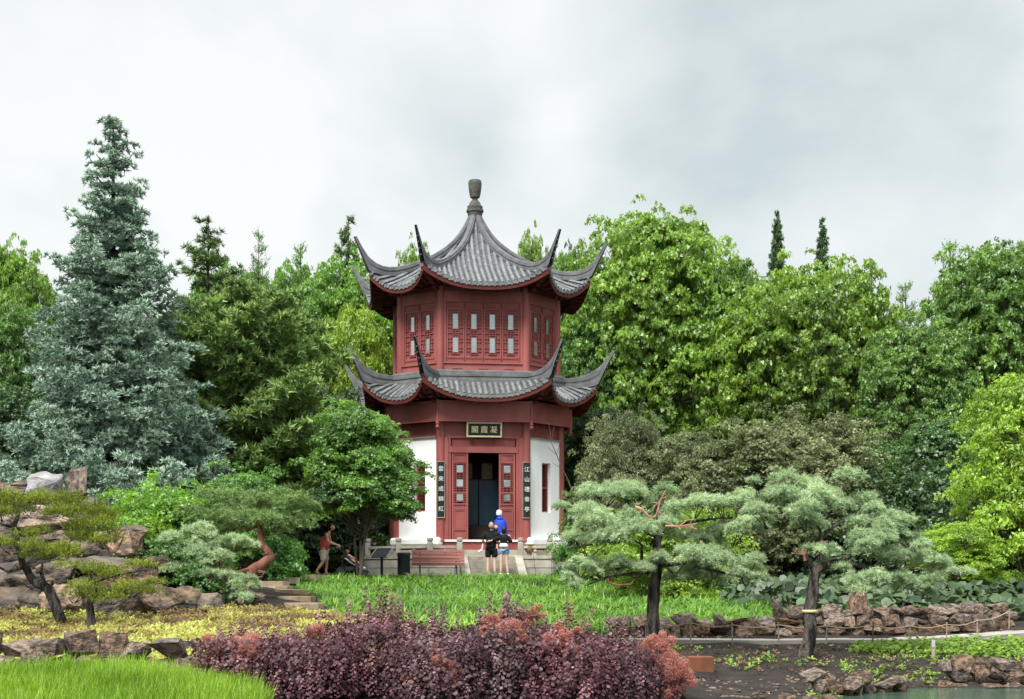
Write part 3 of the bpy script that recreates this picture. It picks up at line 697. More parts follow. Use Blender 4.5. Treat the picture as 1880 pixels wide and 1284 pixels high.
def text_mesh(s, size, m, name, depth=.008, woff=.012):
    cu = bpy.data.curves.new(name, 'FONT'); cu.body = s; cu.size = size; cu.extrude = depth; cu.align_x = 'CENTER'; cu.align_y = 'CENTER'; cu.resolution_u = 3
    try: cu.offset = size * woff
    except Exception: pass
    o = bpy.data.objects.new(name, cu); COL.objects.link(o); bpy.context.view_layer.update()
    me = bpy.data.meshes.new_from_object(o.evaluated_get(bpy.context.evaluated_depsgraph_get())); bpy.data.objects.remove(o)
    me.materials.clear(); me.materials.append(m); return me
RX = Matrix.Rotation(R(90), 4, 'X')
for k, hw, a in faces(WL, DL):          # ground storey
    Mk = FM(k, a)
    if k % 2 == 0:
        hi = hw - .14
        b = MB(); b.box((0, .05, 6.93), (2 * hi, .08, .66)); b.build('lintel_board', M['red'], pav, M=Mk)
        b = MB()
        for sx in (-1, 1): b.box((sx * (hi - .07), -.02, 4.72), (.14, .14, 3.76)); b.box((sx * (hi - .19), -.0, 4.72), (.09, .10, 3.76))
        b.box((0, -.01, 6.17), (2 * hi - .30, .12, .22)); b.box((0, -.01, 6.62), (2 * hi - .30, .12, .05)); b.build('door_frame', M['red'], pav, M=Mk)
        for q in range(3): b = MB(); panel(b, -1.16 + q * .78, -1.16 + q * .78 + .76, 6.29, 6.58, .02, .03, .03); b.build('transom_panel', M['red2'], pav, M=Mk)
        for sx in (-1, 1):
            x0, x1 = (-1.17, -.57) if sx < 0 else (.57, 1.17)
            dl = MB(); fz = .06
            for xa in (x0 + fz / 2, x1 - fz / 2): dl.box((xa, 0, 4.46), (fz, .06, 3.2))
            for za in (2.90, 3.25, 4.02, 4.18, 4.60, 5.72, 6.02): dl.box(((x0 + x1) / 2, 0, za), (x1 - x0 - 2 * fz, .058, .05))
            d_ = dl.build('door_leaf', M['red'], pav, M=Mk)
            b = MB(); 
            for (za, zb, dd_, fr_) in ((2.94, 3.22, .02, .03), (3.28, 3.99, .025, .05), (4.05, 4.15, .02, .02), (5.75, 5.99, .02, .03)):
                b = MB(); panel(b, x0 + .07, x1 - .07, za, zb, .02, dd_, fr_); b.build('door_panel', M['red2'], d_, M=Mk)
            xc = (x0 + x1) / 2; b = MB(); t = .014; zA, zB = 4.22, 5.68; gws = .24; gls = [(4.42, 4.68), (4.98, 5.24), (5.36, 5.62)]
            gls = [(4.30, 4.56), (4.82, 5.08), (5.34, 5.60)]
            b2 = MB(); b2.box((xc, .03, (zA + zB) / 2), (x1 - x0 - .1, .02, zB - zA)); b2.build('backing', M['redbrown'], d_, M=Mk)
            for zz in np.arange(zA + .05, zB, .087):
                ins = any(g0 - .02 < zz < g1 + .02 for g0, g1 in gls)
                if ins:
                    for s2 in (-1, 1): b.box((xc + s2 * .185, -.005, zz), (.11, .03, t))
                else: b.box((xc, -.005, zz), (x1 - x0 - .12, .03, t))
            for s2 in (-1, 1):
                for xo in (.125, .185, .235): b.box((xc + s2 * xo, -.006, (zA + zB) / 2), (t, .03, zB - zA))
            b.box((xc, -.006, 4.69), (t, .03, .2)); b.box((xc, -.006, 5.21), (t, .03, .2))
            b.build('lattice', M['red'], d_, M=Mk)
            for g0, g1 in gls: MB().box((xc, .012, (g0 + g1) / 2), (gws - .01, .01, g1 - g0)).build('pane', M['whitecloth'] if False else M['glass'], d_, M=Mk)
        if k != 0:
            b = MB(); b.box((0, .03, 4.46), (1.12, .04, 3.2)); b.build('closed_door', M['red2'], pav, M=Mk)
    else:
        # white wall with a recessed window (box wall built as four blocks round the opening)
        wx, ww, z0, z1 = .10, .56, 3.92, 5.76; hi = hw - .12; b = MB(); t = .26
        b.box(((-hi + wx - ww / 2) / 2, .06, 4.70), (wx - ww / 2 + hi, t, 3.84)); b.box(((hi + wx + ww / 2) / 2, .06, 4.70), (hi - wx - ww / 2, t, 3.84))
        b.box((wx, .06, (2.78 + z0) / 2), (ww, t, z0 - 2.78)); b.box((wx, .06, (6.62 + z1) / 2), (ww, t, 6.62 - z1))
        b.build('white_wall', M['white'], pav, M=Mk)
        MB().box((0, .02, 6.635), (2 * hi, .36, .03)).build('coping', M['stone2'], pav, M=Mk)
        MB().box((0, .06, 6.95), (2 * hi, .10, .62)).build('upper_board', M['red2'], pav, M=Mk)
        # window in the recess
        b = MB(); f = .05
        for xa in (wx - ww / 2 + f / 2, wx + ww / 2 - f / 2): b.box((xa, .10, (z0 + z1) / 2), (f, .05, z1 - z0))
        for za in (z0 + f / 2, z1 - f / 2, (z0 + z1) / 2): b.box((wx, .10, za), (ww - 2 * f, .048, f))
        w_ = b.build('window', M['red'], pav, M=Mk); b = MB()
        for zz in np.arange(z0 + .14, z1 - .08, .12): b.box((wx, .105, zz), (ww - 2 * f, .03, .016))
        for xa in (-.1, 0, .1): b.box((wx + xa, .106, (z0 + z1) / 2), (.016, .03, z1 - z0 - .1))
        b.build('lattice', M['redbrown'], w_, M=Mk); MB().box((wx, .13, (z0 + z1) / 2), (ww, .01, z1 - z0)).build('pane', M['redbrown'], w_, M=Mk)
        b = MB(); b.box((0, -.14, 2.80), (2 * hi + .5, .42, .32), None, .08); b.build('white_plinth', M['white'], pav, M=Mk)
# floors, plinth, interior
def octo(w, d): return [tuple(corner(w, d, i)[:2]) for i in range(8)]
MB().prism(octo(1.62, 3.16), 2.48, 2.80).build('red_plinth', M['red2'], pav)
MB().prism(octo(1.68, 3.22), 2.8, 2.87).build('sill_ledge', M['white'], pav)
MB().prism(octo(1.80, 3.42), 2.27, 2.50).build('stone_base', M['stone'], pav)
MB().prism(octo(1.50, 2.9), 8.5, 8.6).build('ceiling_slab', M['darkwood'], pav)
b = MB(); b.box((0, -1.0, 5.4), (4.2, .08, 5.0)); b.build('inner_screen', M['interior'], pav)
for x in (-.42, .35):
    fr = MB(); fr.box((x, -1.07, 5.52), (.62, .04, .82), None, .01); f_ = fr.build('picture_frame', M['darkwood'], pav); MB().box((x, -1.095, 5.52), (.40, .012, .60)).build('picture', M['paper'], f_)
for x in (-.47, .31):
    b = MB(); b.box((x, -2.1, 4.28), (.74, .05, 1.66)); b.build('glass_screen', M['dglass'], pav)
for zz, hh, dd_ in ((3.40, .06, .07), (3.13, .5, .05), (5.14, .05, .06)): MB().box((-.08, -2.1, zz), (1.5, dd_, hh)).build('screen_rail', M['interior'], pav)
# sign over the door
sg = MB(); sg.box((0, 0, 0), (1.18, .05, .50), None, .01); Ms = Matrix.Translation((0, -DL - .24, 6.89)) @ Matrix.Rotation(R(8), 4, 'X')
s_ = sg.build('name_board', M['board'], pav, M=Ms)
b = MB()
for z in (-.25, .25): b.box((0, -.02, z), (1.30, .09, .06), None, .012)
for x in (-.62, .62): b.box((x, -.02, 0), (.06, .09, .46), None, .012)
b.build('frame', M['goldframe'], s_, M=Ms)
me = text_mesh('閣 霞 凝', .27, M['gold'], 'lettering', .008, .004); me.transform(Ms @ Matrix.Translation((0, -.03, -.015)) @ RX); link('lettering', me, s_)
# couplet boards on the two front columns
for sx, txt in ((-1, '雲來成錦紅'), (1, '江山禮泰亭')):
    b = MB()
    def cb(u, v, sx=sx): an = -.75 + 1.5 * u; return (math.sin(an) * .205, -math.cos(an) * .205, 3.68 + 2.02 * v)
    Mc = Matrix.Translation((sx * WL, -DL, 0)); b.grid(cb, 8, 1); b.grid(lambda u, v: (cb(u, v)[0] * .85, cb(u, v)[1] * .85, cb(u, v)[2]), 8, 1)
    bd = b.build('couplet_board', M['board'], pav, M=Mc)
    b = MB()
    for z in (3.67, 5.71): b.tube([(math.sin(q) * .205, -math.cos(q) * .205, z) for q in np.linspace(-.75, .75, 9)], .018, 6)
    for q in (-.75, .75): b.tube([(math.sin(q) * .205, -math.cos(q) * .205, 3.67), (math.sin(q) * .205, -math.cos(q) * .205, 5.71)], .016, 6)
    b.build('board_trim', M['stone2'], bd, M=Mc)
    for i, ch in enumerate(txt):
        me = text_mesh(ch, .20, M['ink'], 'lettering', .004, 0.0); me.transform(Matrix.Translation((sx * WL, -DL - .222, 5.44 - i * .365)) @ RX); link('lettering', me, bd)

# --- stone terrace, balustrade and steps
ter = empty('stone_terrace', PC, 'raised pale stone terrace with low balustrade round the red pavilion', 'terrace', rz=TH)
TP = [(-2.17, -5.4), (2.17, -5.4), (4.35, -3.25), (4.35, 3.25), (2.17, 5.4), (-2.17, 5.4), (-4.35, 3.25), (-4.35, -3.25)]
MB().prism([(x * .985, y * .985) for x, y in TP], 1.3, 2.262).build('terrace_core', M['stone2'], ter)
rr = np.random.default_rng(3)
for i in range(8):
    a, c = Vector(TP[i]), Vector(TP[(i + 1) % 8]); d = c - a; L_ = d.length; ang = math.atan2(d.y, d.x)
    if i in (2, 3, 4, 5): continue
    for (z0, z1, o) in ((2.14, 2.27, .03), (1.83, 2.13, 0.), (1.40, 1.82, 0.)):
        s = 0
        while s < L_ - .01:
            w = min(rr.uniform(.75, 1.15), L_ - s)
            if L_ - s - w < .3: w = L_ - s
            m_ = a + d.normalized() * (s + w / 2); n_ = Vector((d.y, -d.x)).normalized(); p = m_ + n_ * (o - .05)
            MB().box((0, 0, 0), (w - .012, .16, z1 - z0 - .01), None, .008).build('stone_block', M['stone'], ter, M=Matrix.Translation((p.x, p.y, (z0 + z1) / 2)) @ rotz(ang)); s += w
def bal_post(x, y, ang):
    b = MB(); b.box((0, 0, 2.50), (.20, .20, .46), None, .02); b.lathe([(.095, 2.72), (.075, 2.75), (.11, 2.79), (.11, 2.87), (.10, 2.89), (.02, 2.90)], 12); b.build('balustrade_post', M['stone'], ter, M=Matrix.Translation((x, y, 0)) @ rotz(ang))
def rail(p, q):
    p, q = Vector((*p, 0)), Vector((*q, 0)); d = (q - p).normalized(); p2, q2 = p + d * .1, q - d * .1; z = Vector((0, 0, 2.57))
    MB().bar(p2 + z, q2 + z, .13, .09).build('rail', M['stone'], ter)
    L_ = (q2 - p2).length; n = 1 if L_ < 1.5 else 2
    for i in range(n):
        m_ = p2.lerp(q2, (i + 1) / (n + 1)); MB().lathe([(.07, 2.27), (.07, 2.32), (.045, 2.35), (.085, 2.42), (.045, 2.48), (.06, 2.525)], 10, m_).build('baluster', M['stone'], ter, smooth=True)
E = .12
PQ = [(-2.12, -5.28), (-1.08, -5.28), (1.08, -5.28), (2.12, -5.28), (4.23, -3.2), (4.23, 0.), (4.23, 3.2), (-4.23, -3.2), (-4.23, 0.), (-4.23, 3.2), (-3.17, -4.24), (3.17, -4.24)]
for (x, y) in PQ: bal_post(x, y, 0)
for i, j in ((0, 1), (2, 3), (3, 11), (11, 4), (4, 5), (5, 6), (0, 10), (10, 7), (7, 8), (8, 9)): rail(PQ[i], PQ[j])
for i in range(5):
    z1 = 2.24 - i * .15; y1 = -5.42 - i * .27
    MB().box((0, y1 - .16, z1 - .075), (1.62, .40, .15), None, .012).build('step', M['stone2'], ter)
for sx in (-1, 1):
    b = MB(); x0, x1 = sx * .82, sx * 1.12; a = [(-5.38, 2.28), (-6.85, 1.50), (-6.85, 1.35), (-5.38, 1.35)]
    b.add([(x0, y, z) for y, z in a] + [(x1, y, z) for y, z in a], [(0, 1, 2, 3), (7, 6, 5, 4)] + [(i, (i + 1) % 4 + 0, (i + 1) % 4 + 4, i + 4) for i in range(4)]); b.build('cheek_stone', M['stone'], ter)
# urn behind the balustrade
b = MB(); b.lathe([(.06, 0), (.09, .02), (.07, .06), (.15, .16), (.17, .26), (.14, .33), (.16, .37), (.16, .39), (.11, .39), (.10, .36)], 14)
u_ = b.build('urn', M['brass'], None, smooth=True); u_.location = (PX(972, 52), 52.0, 2.27); tag(u_, 'small dark brass urn behind the balustrade post right of the steps', 'urn')

# ------------------------------------------------------------------ street furniture
def bench():
    x, y = PX(804.5, 50.2), 50.2; z = gz1(x, y) + .05; r = empty('bench', (x, y, z), 'red-brown slatted wooden bench left of the pavilion steps', 'bench', rz=R(3)); W = 1.80
    for i, (yy, zz) in enumerate([(-.20, .40), (-.09, .42), (.02, .42), (.13, .41)]):
        MB().box((0, yy, zz), (W, .095, .035), None, .008).build('seat_slat', M['benchwood'], r)
    MB().box((0, -.262, .375), (W, .03, .10), None, .008).build('seat_slat', M['benchwood'], r)
    for i in range(4): MB().box((0, .22 + i * .03, .50 + i * .105), (W, .03, .09), Matrix.Rotation(R(-14), 3, 'X'), .008).build('back_slat', M['benchwood'], r)
    for sx in (-.62, .62):
        b = MB(); b.bar((sx, -.2, 0), (sx, -.2, .38), .05); b.bar((sx, .16, 0), (sx, .20, .42), .05); b.bar((sx, .20, .40), (sx, .35, .86), .05); b.bar((sx, -.24, .38), (sx, .2, .39), .05); b.build('leg', M['black'], r)
bench()
def bin_():
    x, y = PX(741.5, 49.9), 49.9; z = gz1(x, y) + .03; r = empty('litter_bin', (x, y, z), 'black ribbed litter bin at the left end of the bench', 'litter bin')
    MB().lathe([(.18, .02), (.19, .70), (.02, .70)], 20).build('liner', M['black'], r)
    for i in range(20):
        a = 2 * math.pi * i / 20; MB().box((0, 0, 0), (.036, .02, .70), None, .004).build('slat', M['black'], r, M=Matrix.Translation((math.cos(a) * .205, math.sin(a) * .205, .38)) @ rotz(a + math.pi / 2))
    MB().lathe([(.225, .70), (.235, .72), (.235, .76), (.21, .79), (.12, .79), (.12, .74)], 20).build('lid', M['black'], r)
bin_()
def lectern():
    x, y = PX(701, 49.6), 49.6; z = gz1(x, y) + .02; r = empty('information_board', (x, y, z), 'slanted black information board on a post between forked tree and bin', 'information sign', rz=R(-28))
    MB().box((0, 0, .34), (.07, .07, .72)).build('post', M['black'], r)
    Mq = Matrix.Translation((0, .0, .78)) @ Matrix.Rotation(R(38), 4, 'X')
    MB().box((0, 0, 0), (.62, .48, .03), None, .005).build('panel', M['black'], r, M=Mq)
    b = MB(); b.box((0, .245, .01), (.66, .02, .06)); b.box((.32, 0, .01), (.02, .48, .06)); b.box((-.32, 0, .01), (.02, .48, .06)); b.build('rim', M['silver'], r, M=Mq)
lectern()
def rope_fence():
    pts = [(1105, 1178, 27.0, .42), (1186, 1186, 26.9, .45), (1268, 1188, 26.8, .5), (1345, 1188, 26.8, .46), (1430, 1188, 26.8, .46), (1517, 1186, 26.8, .42), (1602, 1188, 26.5, .48), (1670, 1187, 26.8, .42), (1737, 1183, 27.1, .42), (1795, 1172, 27.9, .42), (1852, 1160, 29.3, .44)]
    r = empty('rope_fence', (PX(1105, 27), 27, gz1(PX(1105, 27), 27)), 'low rope fence on thin stakes along the pale garden path', 'fence'); o = r.location.copy(); tops = []
    for i, (px, py, Y, h) in enumerate(pts):
        x = PX(px, Y - .1); z = gz1(x, Y - .1); h2 = h * .9; tops.append(Vector((x, Y - .1, z + h2 * .88)))
        MB().tube([(0, 0, -.1), (rr.uniform(-.02, .02), 0, h2)], .014, 6).build('stake', M['rust'] if i == 6 else M['stake'], r, loc=Vector((x, Y - .1, z)) - o)
    b = MB()
    for a, c in zip(tops[:-1], tops[1:]): b.tube([a.lerp(c, t) - o - Vector((0, 0, .05 * math.sin(math.pi * t))) for t in np.linspace(0, 1, 6)], .009, 5)
    b.build('rope', M['rope'], r)
rope_fence()
x, y = PX(1286, 22.6), 22.6
b = MB(); b.box((0, 0, .10), (.38, .30, .24), None, .006); bx = b.build('steel_box', M['rust']); bx.location = (x, y, gz1(x, y)); tag(bx, 'rusty brown steel box set in the soil beside the pink plumes', 'box')
x, y = PX(1713, 24.2), 24.2
r_ = empty('plant_marker', (x, y, gz1(x, y)), 'small stake with pale cap standing in the right soil bed', 'marker'); MB().box((0, 0, .12), (.05, .04, .30)).build('post', M['stake'], r_); MB().box((0, 0, .26), (.055, .05, .12)).build('cap', M['silver'], r_)
for (px, py, Y, lb) in [(265, 1178, 22.8, 'small white plant tag lying in the yellow ground cover'), (795, 1141, 19.6, 'small white plant tag rising above the purple smoke bushes')]:
    p = P(px, py, Y); g = gz1(p.x, p.y); r_ = empty('plant_tag', (p.x, p.y, g), lb, 'plant tag')
    MB().box((0, 0, p.z - g), (.085, .012, .07), Matrix.Rotation(R(8), 3, 'Y'), .004).build('plate', M['whitecloth'], r_); MB().tube([(0, .01, 0), (0, .01, p.z - g)], .006, 5).build('rod', M['stake'], r_)

# ------------------------------------------------------------------ people
def skinfig(name, chain, edges, m, parent, sub=1, loc=None):
    me = bpy.data.meshes.new(name); me.from_pydata([c[:3] for c in chain], edges, []); o = bpy.data.objects.new(name, me); COL.objects.link(o)
    md = o.modifiers.new('skin', 'SKIN'); md.use_smooth_shade = True; md.branch_smoothing = .6
    for i, c in enumerate(chain):
        sv = me.skin_vertices[0].data[i]; rx = c[3]; ry = c[4] if len(c) > 4 else c[3]; sv.radius = (rx, ry); sv.use_root = (i == 0)
    s = o.modifiers.new('sub', 'SUBSURF'); s.levels = sub; s.render_levels = sub
    bpy.context.view_layer.update(); me2 = bpy.data.meshes.new_from_object(o.evaluated_get(bpy.context.evaluated_depsgraph_get())); bpy.data.objects.remove(o)
    me2.name = name; me2.materials.clear(); me2.materials.append(m); me2.polygons.foreach_set('use_smooth', [True] * len(me2.polygons))
    return link(name, me2, parent, loc)
def headshape(b, c, yaw=0., s=1.):
    """head with brow, nose, chin, ears; faces -y turned by yaw"""
    Rm = Matrix.Rotation(yaw, 3, 'Z'); n, m = 14, 12; vs = []; fs = []
    for i in range(m + 1):
        ph = -math.pi / 2 + math.pi * i / m
        for k in range(n):
            a = 2 * math.pi * k / n; x, y, z = math.cos(ph) * math.cos(a) * .076, math.cos(ph) * math.sin(a) * .096, math.sin(ph) * .118
            if z < 0: x *= 1 - .28 * (-z / .118); y *= 1 - .08 * (-z / .118)
            if y < -.06 and abs(x) < .03:
                if -.045 < z < .02: y -= .018
            if z < -.03 and y < 0: y -= .012
            if z < -.02 and y > 0: y *= .8
            vs.append(Vector(c) + Rm @ Vector((x, y, z)) * s)
    for i in range(m):
        for k in range(n): fs.append((i * n + k, i * n + (k + 1) % n, (i + 1) * n + (k + 1) % n, (i + 1) * n + k))
    b.add(vs, fs)
    for sx in (-1, 1): e = Vector(c) + Rm @ Vector((sx * .078, .005, -.01)) * s; b.ball(e, (.012 * s, .02 * s, .03 * s), 6, 4)
    b.ball(Vector(c) + Rm @ Vector((0, -.108, -.018)) * s, (.012 * s, .02 * s, .02 * s), 6, 4)
def face_bits(parent, c, yaw, s=1.):
    Rm = Matrix.Rotation(yaw, 3, 'Z'); b = MB()
    for sx in (-1, 1): b.ball(Vector(c) + Rm @ Vector((sx * .03, -.087, .012)) * s, (.011 * s, .007 * s, .007 * s), 6, 4)
    b.build('eyes', M['black'], parent); MB().ball(Vector(c) + Rm @ Vector((0, -.095, -.055)) * s, (.022 * s, .008 * s, .007 * s), 6, 4).build('mouth', M['tank'], parent)
def hair(parent, c, yaw, m, s=1., length=0.):
    Rm = Matrix.Rotation(yaw, 3, 'Z'); b = MB(); n, mm = 14, 9; vs = []; fs = []
    for i in range(mm + 1):
        for k in range(n):
            a = 2 * math.pi * k / n; fr = math.sin(a) < -.35    # front side
            lo = R(28) if fr else R(-38 - 25 * length); ph = lo + (math.pi / 2 - lo) * i / mm
            wv = 1 + .03 * math.sin(a * 5 + i); z = math.sin(ph) * .128 - (length * .09 * (1 - i / mm) if not fr else 0)
            vs.append(Vector(c) + Rm @ Vector((math.cos(ph) * math.cos(a) * .086 * wv, math.cos(ph) * math.sin(a) * .107 * wv + .004, z)) * s)
    for i in range(mm):
        for k in range(n): fs.append((i * n + k, i * n + (k + 1) % n, (i + 1) * n + (k + 1) % n, (i + 1) * n + k))
    b.add(vs, fs); return b.build('hair', m, parent, smooth=True)
def hand(b, w, d, curl=.6, s=1., side=1):
    """hand at wrist w pointing along d"""
    w = Vector(w); d = Vector(d).normalized(); lat = d.cross(Vector((0, 0, 1)))
    if lat.length < .1: lat = Vector((0, 1, 0))
    lat.normalize(); nr = lat.cross(d); 
    b.tube([w, w + d * .04 * s, w + d * .085 * s], [.022 * s, .034 * s, .030 * s], 8)
    for i, ln in enumerate((.062, .072, .068, .052)):
        o = w + d * .08 * s + lat * (i - 1.5) * .017 * s; p1 = o + d * ln * .5 * s - nr * .01 * curl * s; p2 = p1 + (d * (1 - curl) - nr * curl).normalized() * ln * .5 * s
        b.tube([o, p1, p2], [.0095 * s, .009 * s, .007 * s], 5)
    o = w + d * .03 * s + lat * .03 * s * side; p = o + (d * .6 + lat * side * .6).normalized() * .035 * s; b.tube([o, p, p + d * .025 * s], [.012 * s, .0105 * s, .008 * s], 5)
def join_into(o, b):
    me = b.mesh('t', None, True); bm = bmesh.new(); bm.from_mesh(o.data); bm.from_mesh(me); 
    for f in bm.faces: f.smooth = True
    bm.to_mesh(o.data); bm.free(); bpy.data.meshes.remove(me)

def person_man_black(x, y):
    z = gz1(x, y) + .06; r = empty('person', (x, y, z), 'man in black T-shirt and black shorts holding a child, seen from behind', 'person')
    H = 1.80; hp = .93
    ch = [(0, 0, hp, .10, .08), (0, .0, 1.12, .10, .08), (0, .0, 1.32, .12, .085), (0, .01, 1.46, .06, .055), (0, .0, 1.54, .052, .055),
          (.10, 0, .88, .10), (.11, -.01, .50, .062), (.12, .0, .10, .040), (.125, -.10, .03, .035),
          (-.10, 0, .88, .10), (-.11, -.01, .50, .062), (-.12, .0, .10, .040), (-.125, -.10, .03, .035),
          (.19, 0, 1.40, .045), (.36, -.04, 1.30, .045), (.55, .03, 1.34, .035),
          (-.19, 0, 1.40, .045), (-.30, .0, 1.16, .047), (-.20, -.24, 1.05, .034)]
    ed = [(0, 1), (1, 2), (2, 3), (3, 4), (0, 5), (5, 6), (6, 7), (7, 8), (0, 9), (9, 10), (10, 11), (11, 12), (2, 13), (13, 14), (14, 15), (2, 16), (16, 17), (17, 18)]
    # he faces the pavilion: +y is his front
    ch = [(a[0], -a[1], *a[2:]) for a in ch]
    bd = skinfig('body', ch, ed, M['skin'], r); hb = MB(); headshape(hb, (0, 0, 1.665), math.pi); hand(hb, ch[15][:3], (.85, .2, -.45), .5); hand(hb, ch[18][:3], (.9, .3, .1), .6); join_into(bd, hb)
    hair(bd, (0, 0, 1.665), math.pi, M['stubble'], .93)
    skinfig('shirt', [(0, 0, .80, .215, .165), (0, 0, 1.08, .215, .16), (0, 0, 1.34, .225, .16), (0, -.005, 1.46, .15, .11), (0, -.005, 1.51, .07, .06), (.20, 0, 1.42, .115), (.34, .03, 1.30, .085), (-.20, 0, 1.42, .115), (-.29, 0, 1.18, .09)],
            [(0, 1), (1, 2), (2, 3), (3, 4), (2, 5), (5, 6), (2, 7), (7, 8)], M['blackcloth'], r)
    skinfig('shorts', [(0, 0, 1.02, .18, .14), (.10, 0, .82, .125, .13), (.115, .01, .56, .10, .105), (-.10, 0, .82, .115, .12), (-.115, .01, .56, .10, .105)], [(0, 1), (1, 2), (0, 3), (3, 4)], M['blackcloth'], r)
    for sx in (-1, 1): MB().box((sx * .125, .05, .035), (.09, .27, .07), None, .03).build('shoe', M['grey'], r)
    return r
def person_woman(x, y):
    z = gz1(x, y) + .06; r = empty('person', (x, y, z), 'woman with dark tied hair in black top and light denim shorts, arms round the man', 'person')
    ch = [(0, 0, .86, .09, .075), (0, 0, 1.02, .085, .07), (0, 0, 1.20, .10, .07), (0, 0, 1.33, .055, .05), (0, 0, 1.41, .042, .045),
          (.085, 0, .80, .090), (.10, .0, .45, .055), (.13, .0, .09, .034), (.14, .09, .03, .030), (-.085, 0, .80, .090), (-.09, .0, .45, .055), (-.10, 0, .09, .034), (-.105, .09, .03, .030),
          (.16, 0, 1.27, .04), (.24, .06, 1.06, .036), (.12, .22, 1.05, .03), (-.16, 0, 1.27, .04), (-.30, -.10, 1.20, .038), (-.44, -.14, 1.14, .03)]
    ed = [(0, 1), (1, 2), (2, 3), (3, 4), (0, 5), (5, 6), (6, 7), (7, 8), (0, 9), (9, 10), (10, 11), (11, 12), (2, 13), (13, 14), (14, 15), (2, 16), (16, 17), (17, 18)]
    bd = skinfig('body', ch, ed, M['skin'], r); hb = MB(); headshape(hb, (0, 0, 1.525), math.pi, .95); hand(hb, ch[18][:3], (-1, 0, -.1), .4, .9); hand(hb, ch[15][:3], (-.8, .5, 0), .6, .9); join_into(bd, hb)
    h = hair(bd, (0, 0, 1.525), math.pi, M['hairbrown'], 1.0, .5); MB().ball((.0, -.12, 1.53), (.055, .05, .06), 8, 6).build('hair_knot', M['hairbrown'], h)
    skinfig('top', [(.02, 0, .93, .17, .14), (.02, 0, 1.10, .15, .115), (0, 0, 1.24, .18, .13), (0, 0, 1.34, .12, .10), (.17, 0, 1.28, .10), (.25, .05, 1.06, .075), (-.17, -.02, 1.28, .10), (-.30, -.10, 1.20, .08), (-.41, -.13, 1.15, .062)],
            [(0, 1), (1, 2), (2, 3), (2, 4), (4, 5), (2, 6), (6, 7), (7, 8)], M['blackcloth'], r)
    MB().lathe([(.135, .93), (.155, .96), (.14, 1.03), (.12, 1.06)], 14).build('shirt_hem', M['whitecloth'], r, smooth=True)
    skinfig('shorts', [(0, 0, .98, .165, .13), (.085, 0, .79, .12, .125), (.10, 0, .66, .105, .115), (-.085, 0, .79, .105, .115), (-.09, 0, .66, .105, .115)], [(0, 1), (1, 2), (0, 3), (3, 4)], M['denim'], r)
    for sx, xx in ((1, .14), (-1, -.105)): MB().box((xx, .04, .03), (.08, .24, .06), None, .025).build('shoe', M['whitecloth'], r)
    return r
MX, MY = PX(902, 49.6), 49.6
man = person_man_black(MX, MY); woman = person_woman(MX + .42, MY - .03)
def person_child():
    z = man.location.z; r = empty('person', (MX, MY, z), 'auburn-haired child in pale green top held in the arms of the man in black', 'person')
    ch = [(.0, .24, 1.14, .085, .07), (.06, .22, 1.34, .085, .065), (.09, .20, 1.44, .045), (.10, .19, 1.49, .032), (-.12, .22, 1.10, .062), (-.28, .14, 1.04, .045), (-.31, .02, .86, .034), (-.34, -.08, .83, .028),
          (.12, .22, 1.10, .062), (.27, .12, 1.06, .045), (.24, .1, .86, .030), (.18, .17, 1.40, .034), (.30, .10, 1.36, .027), (.38, .02, 1.40, .022)]
    bd = skinfig('body', ch, [(0, 1), (1, 2), (2, 3), (0, 4), (4, 5), (5, 6), (6, 7), (0, 8), (8, 9), (9, 10), (1, 11), (11, 12), (12, 13)], M['skin'], r)
    hb = MB(); headshape(hb, (.15, .16, 1.62), .35, .9); hand(hb, ch[13][:3], (1, -.3, .1), .4, .7); join_into(bd, hb); face_bits(bd, (.15, .16, 1.62), .35, .9); hair(bd, (.15, .165, 1.625), .35, M['hairred'], .98, .8)
    skinfig('top', [(.0, .24, 1.14, .105, .09), (.06, .22, 1.32, .11, .085), (.09, .20, 1.43, .06), (.19, .17, 1.40, .05), (.27, .12, 1.37, .042)], [(0, 1), (1, 2), (1, 3), (3, 4)], M['whitecloth'], r)
    MB().box((-.37, -.12, .80), (.07, .19, .075), Matrix.Rotation(R(-25), 3, 'Y') @ Matrix.Rotation(R(-50), 3, 'Z'), .025).build('shoe', M['whitecloth'], r)
person_child()
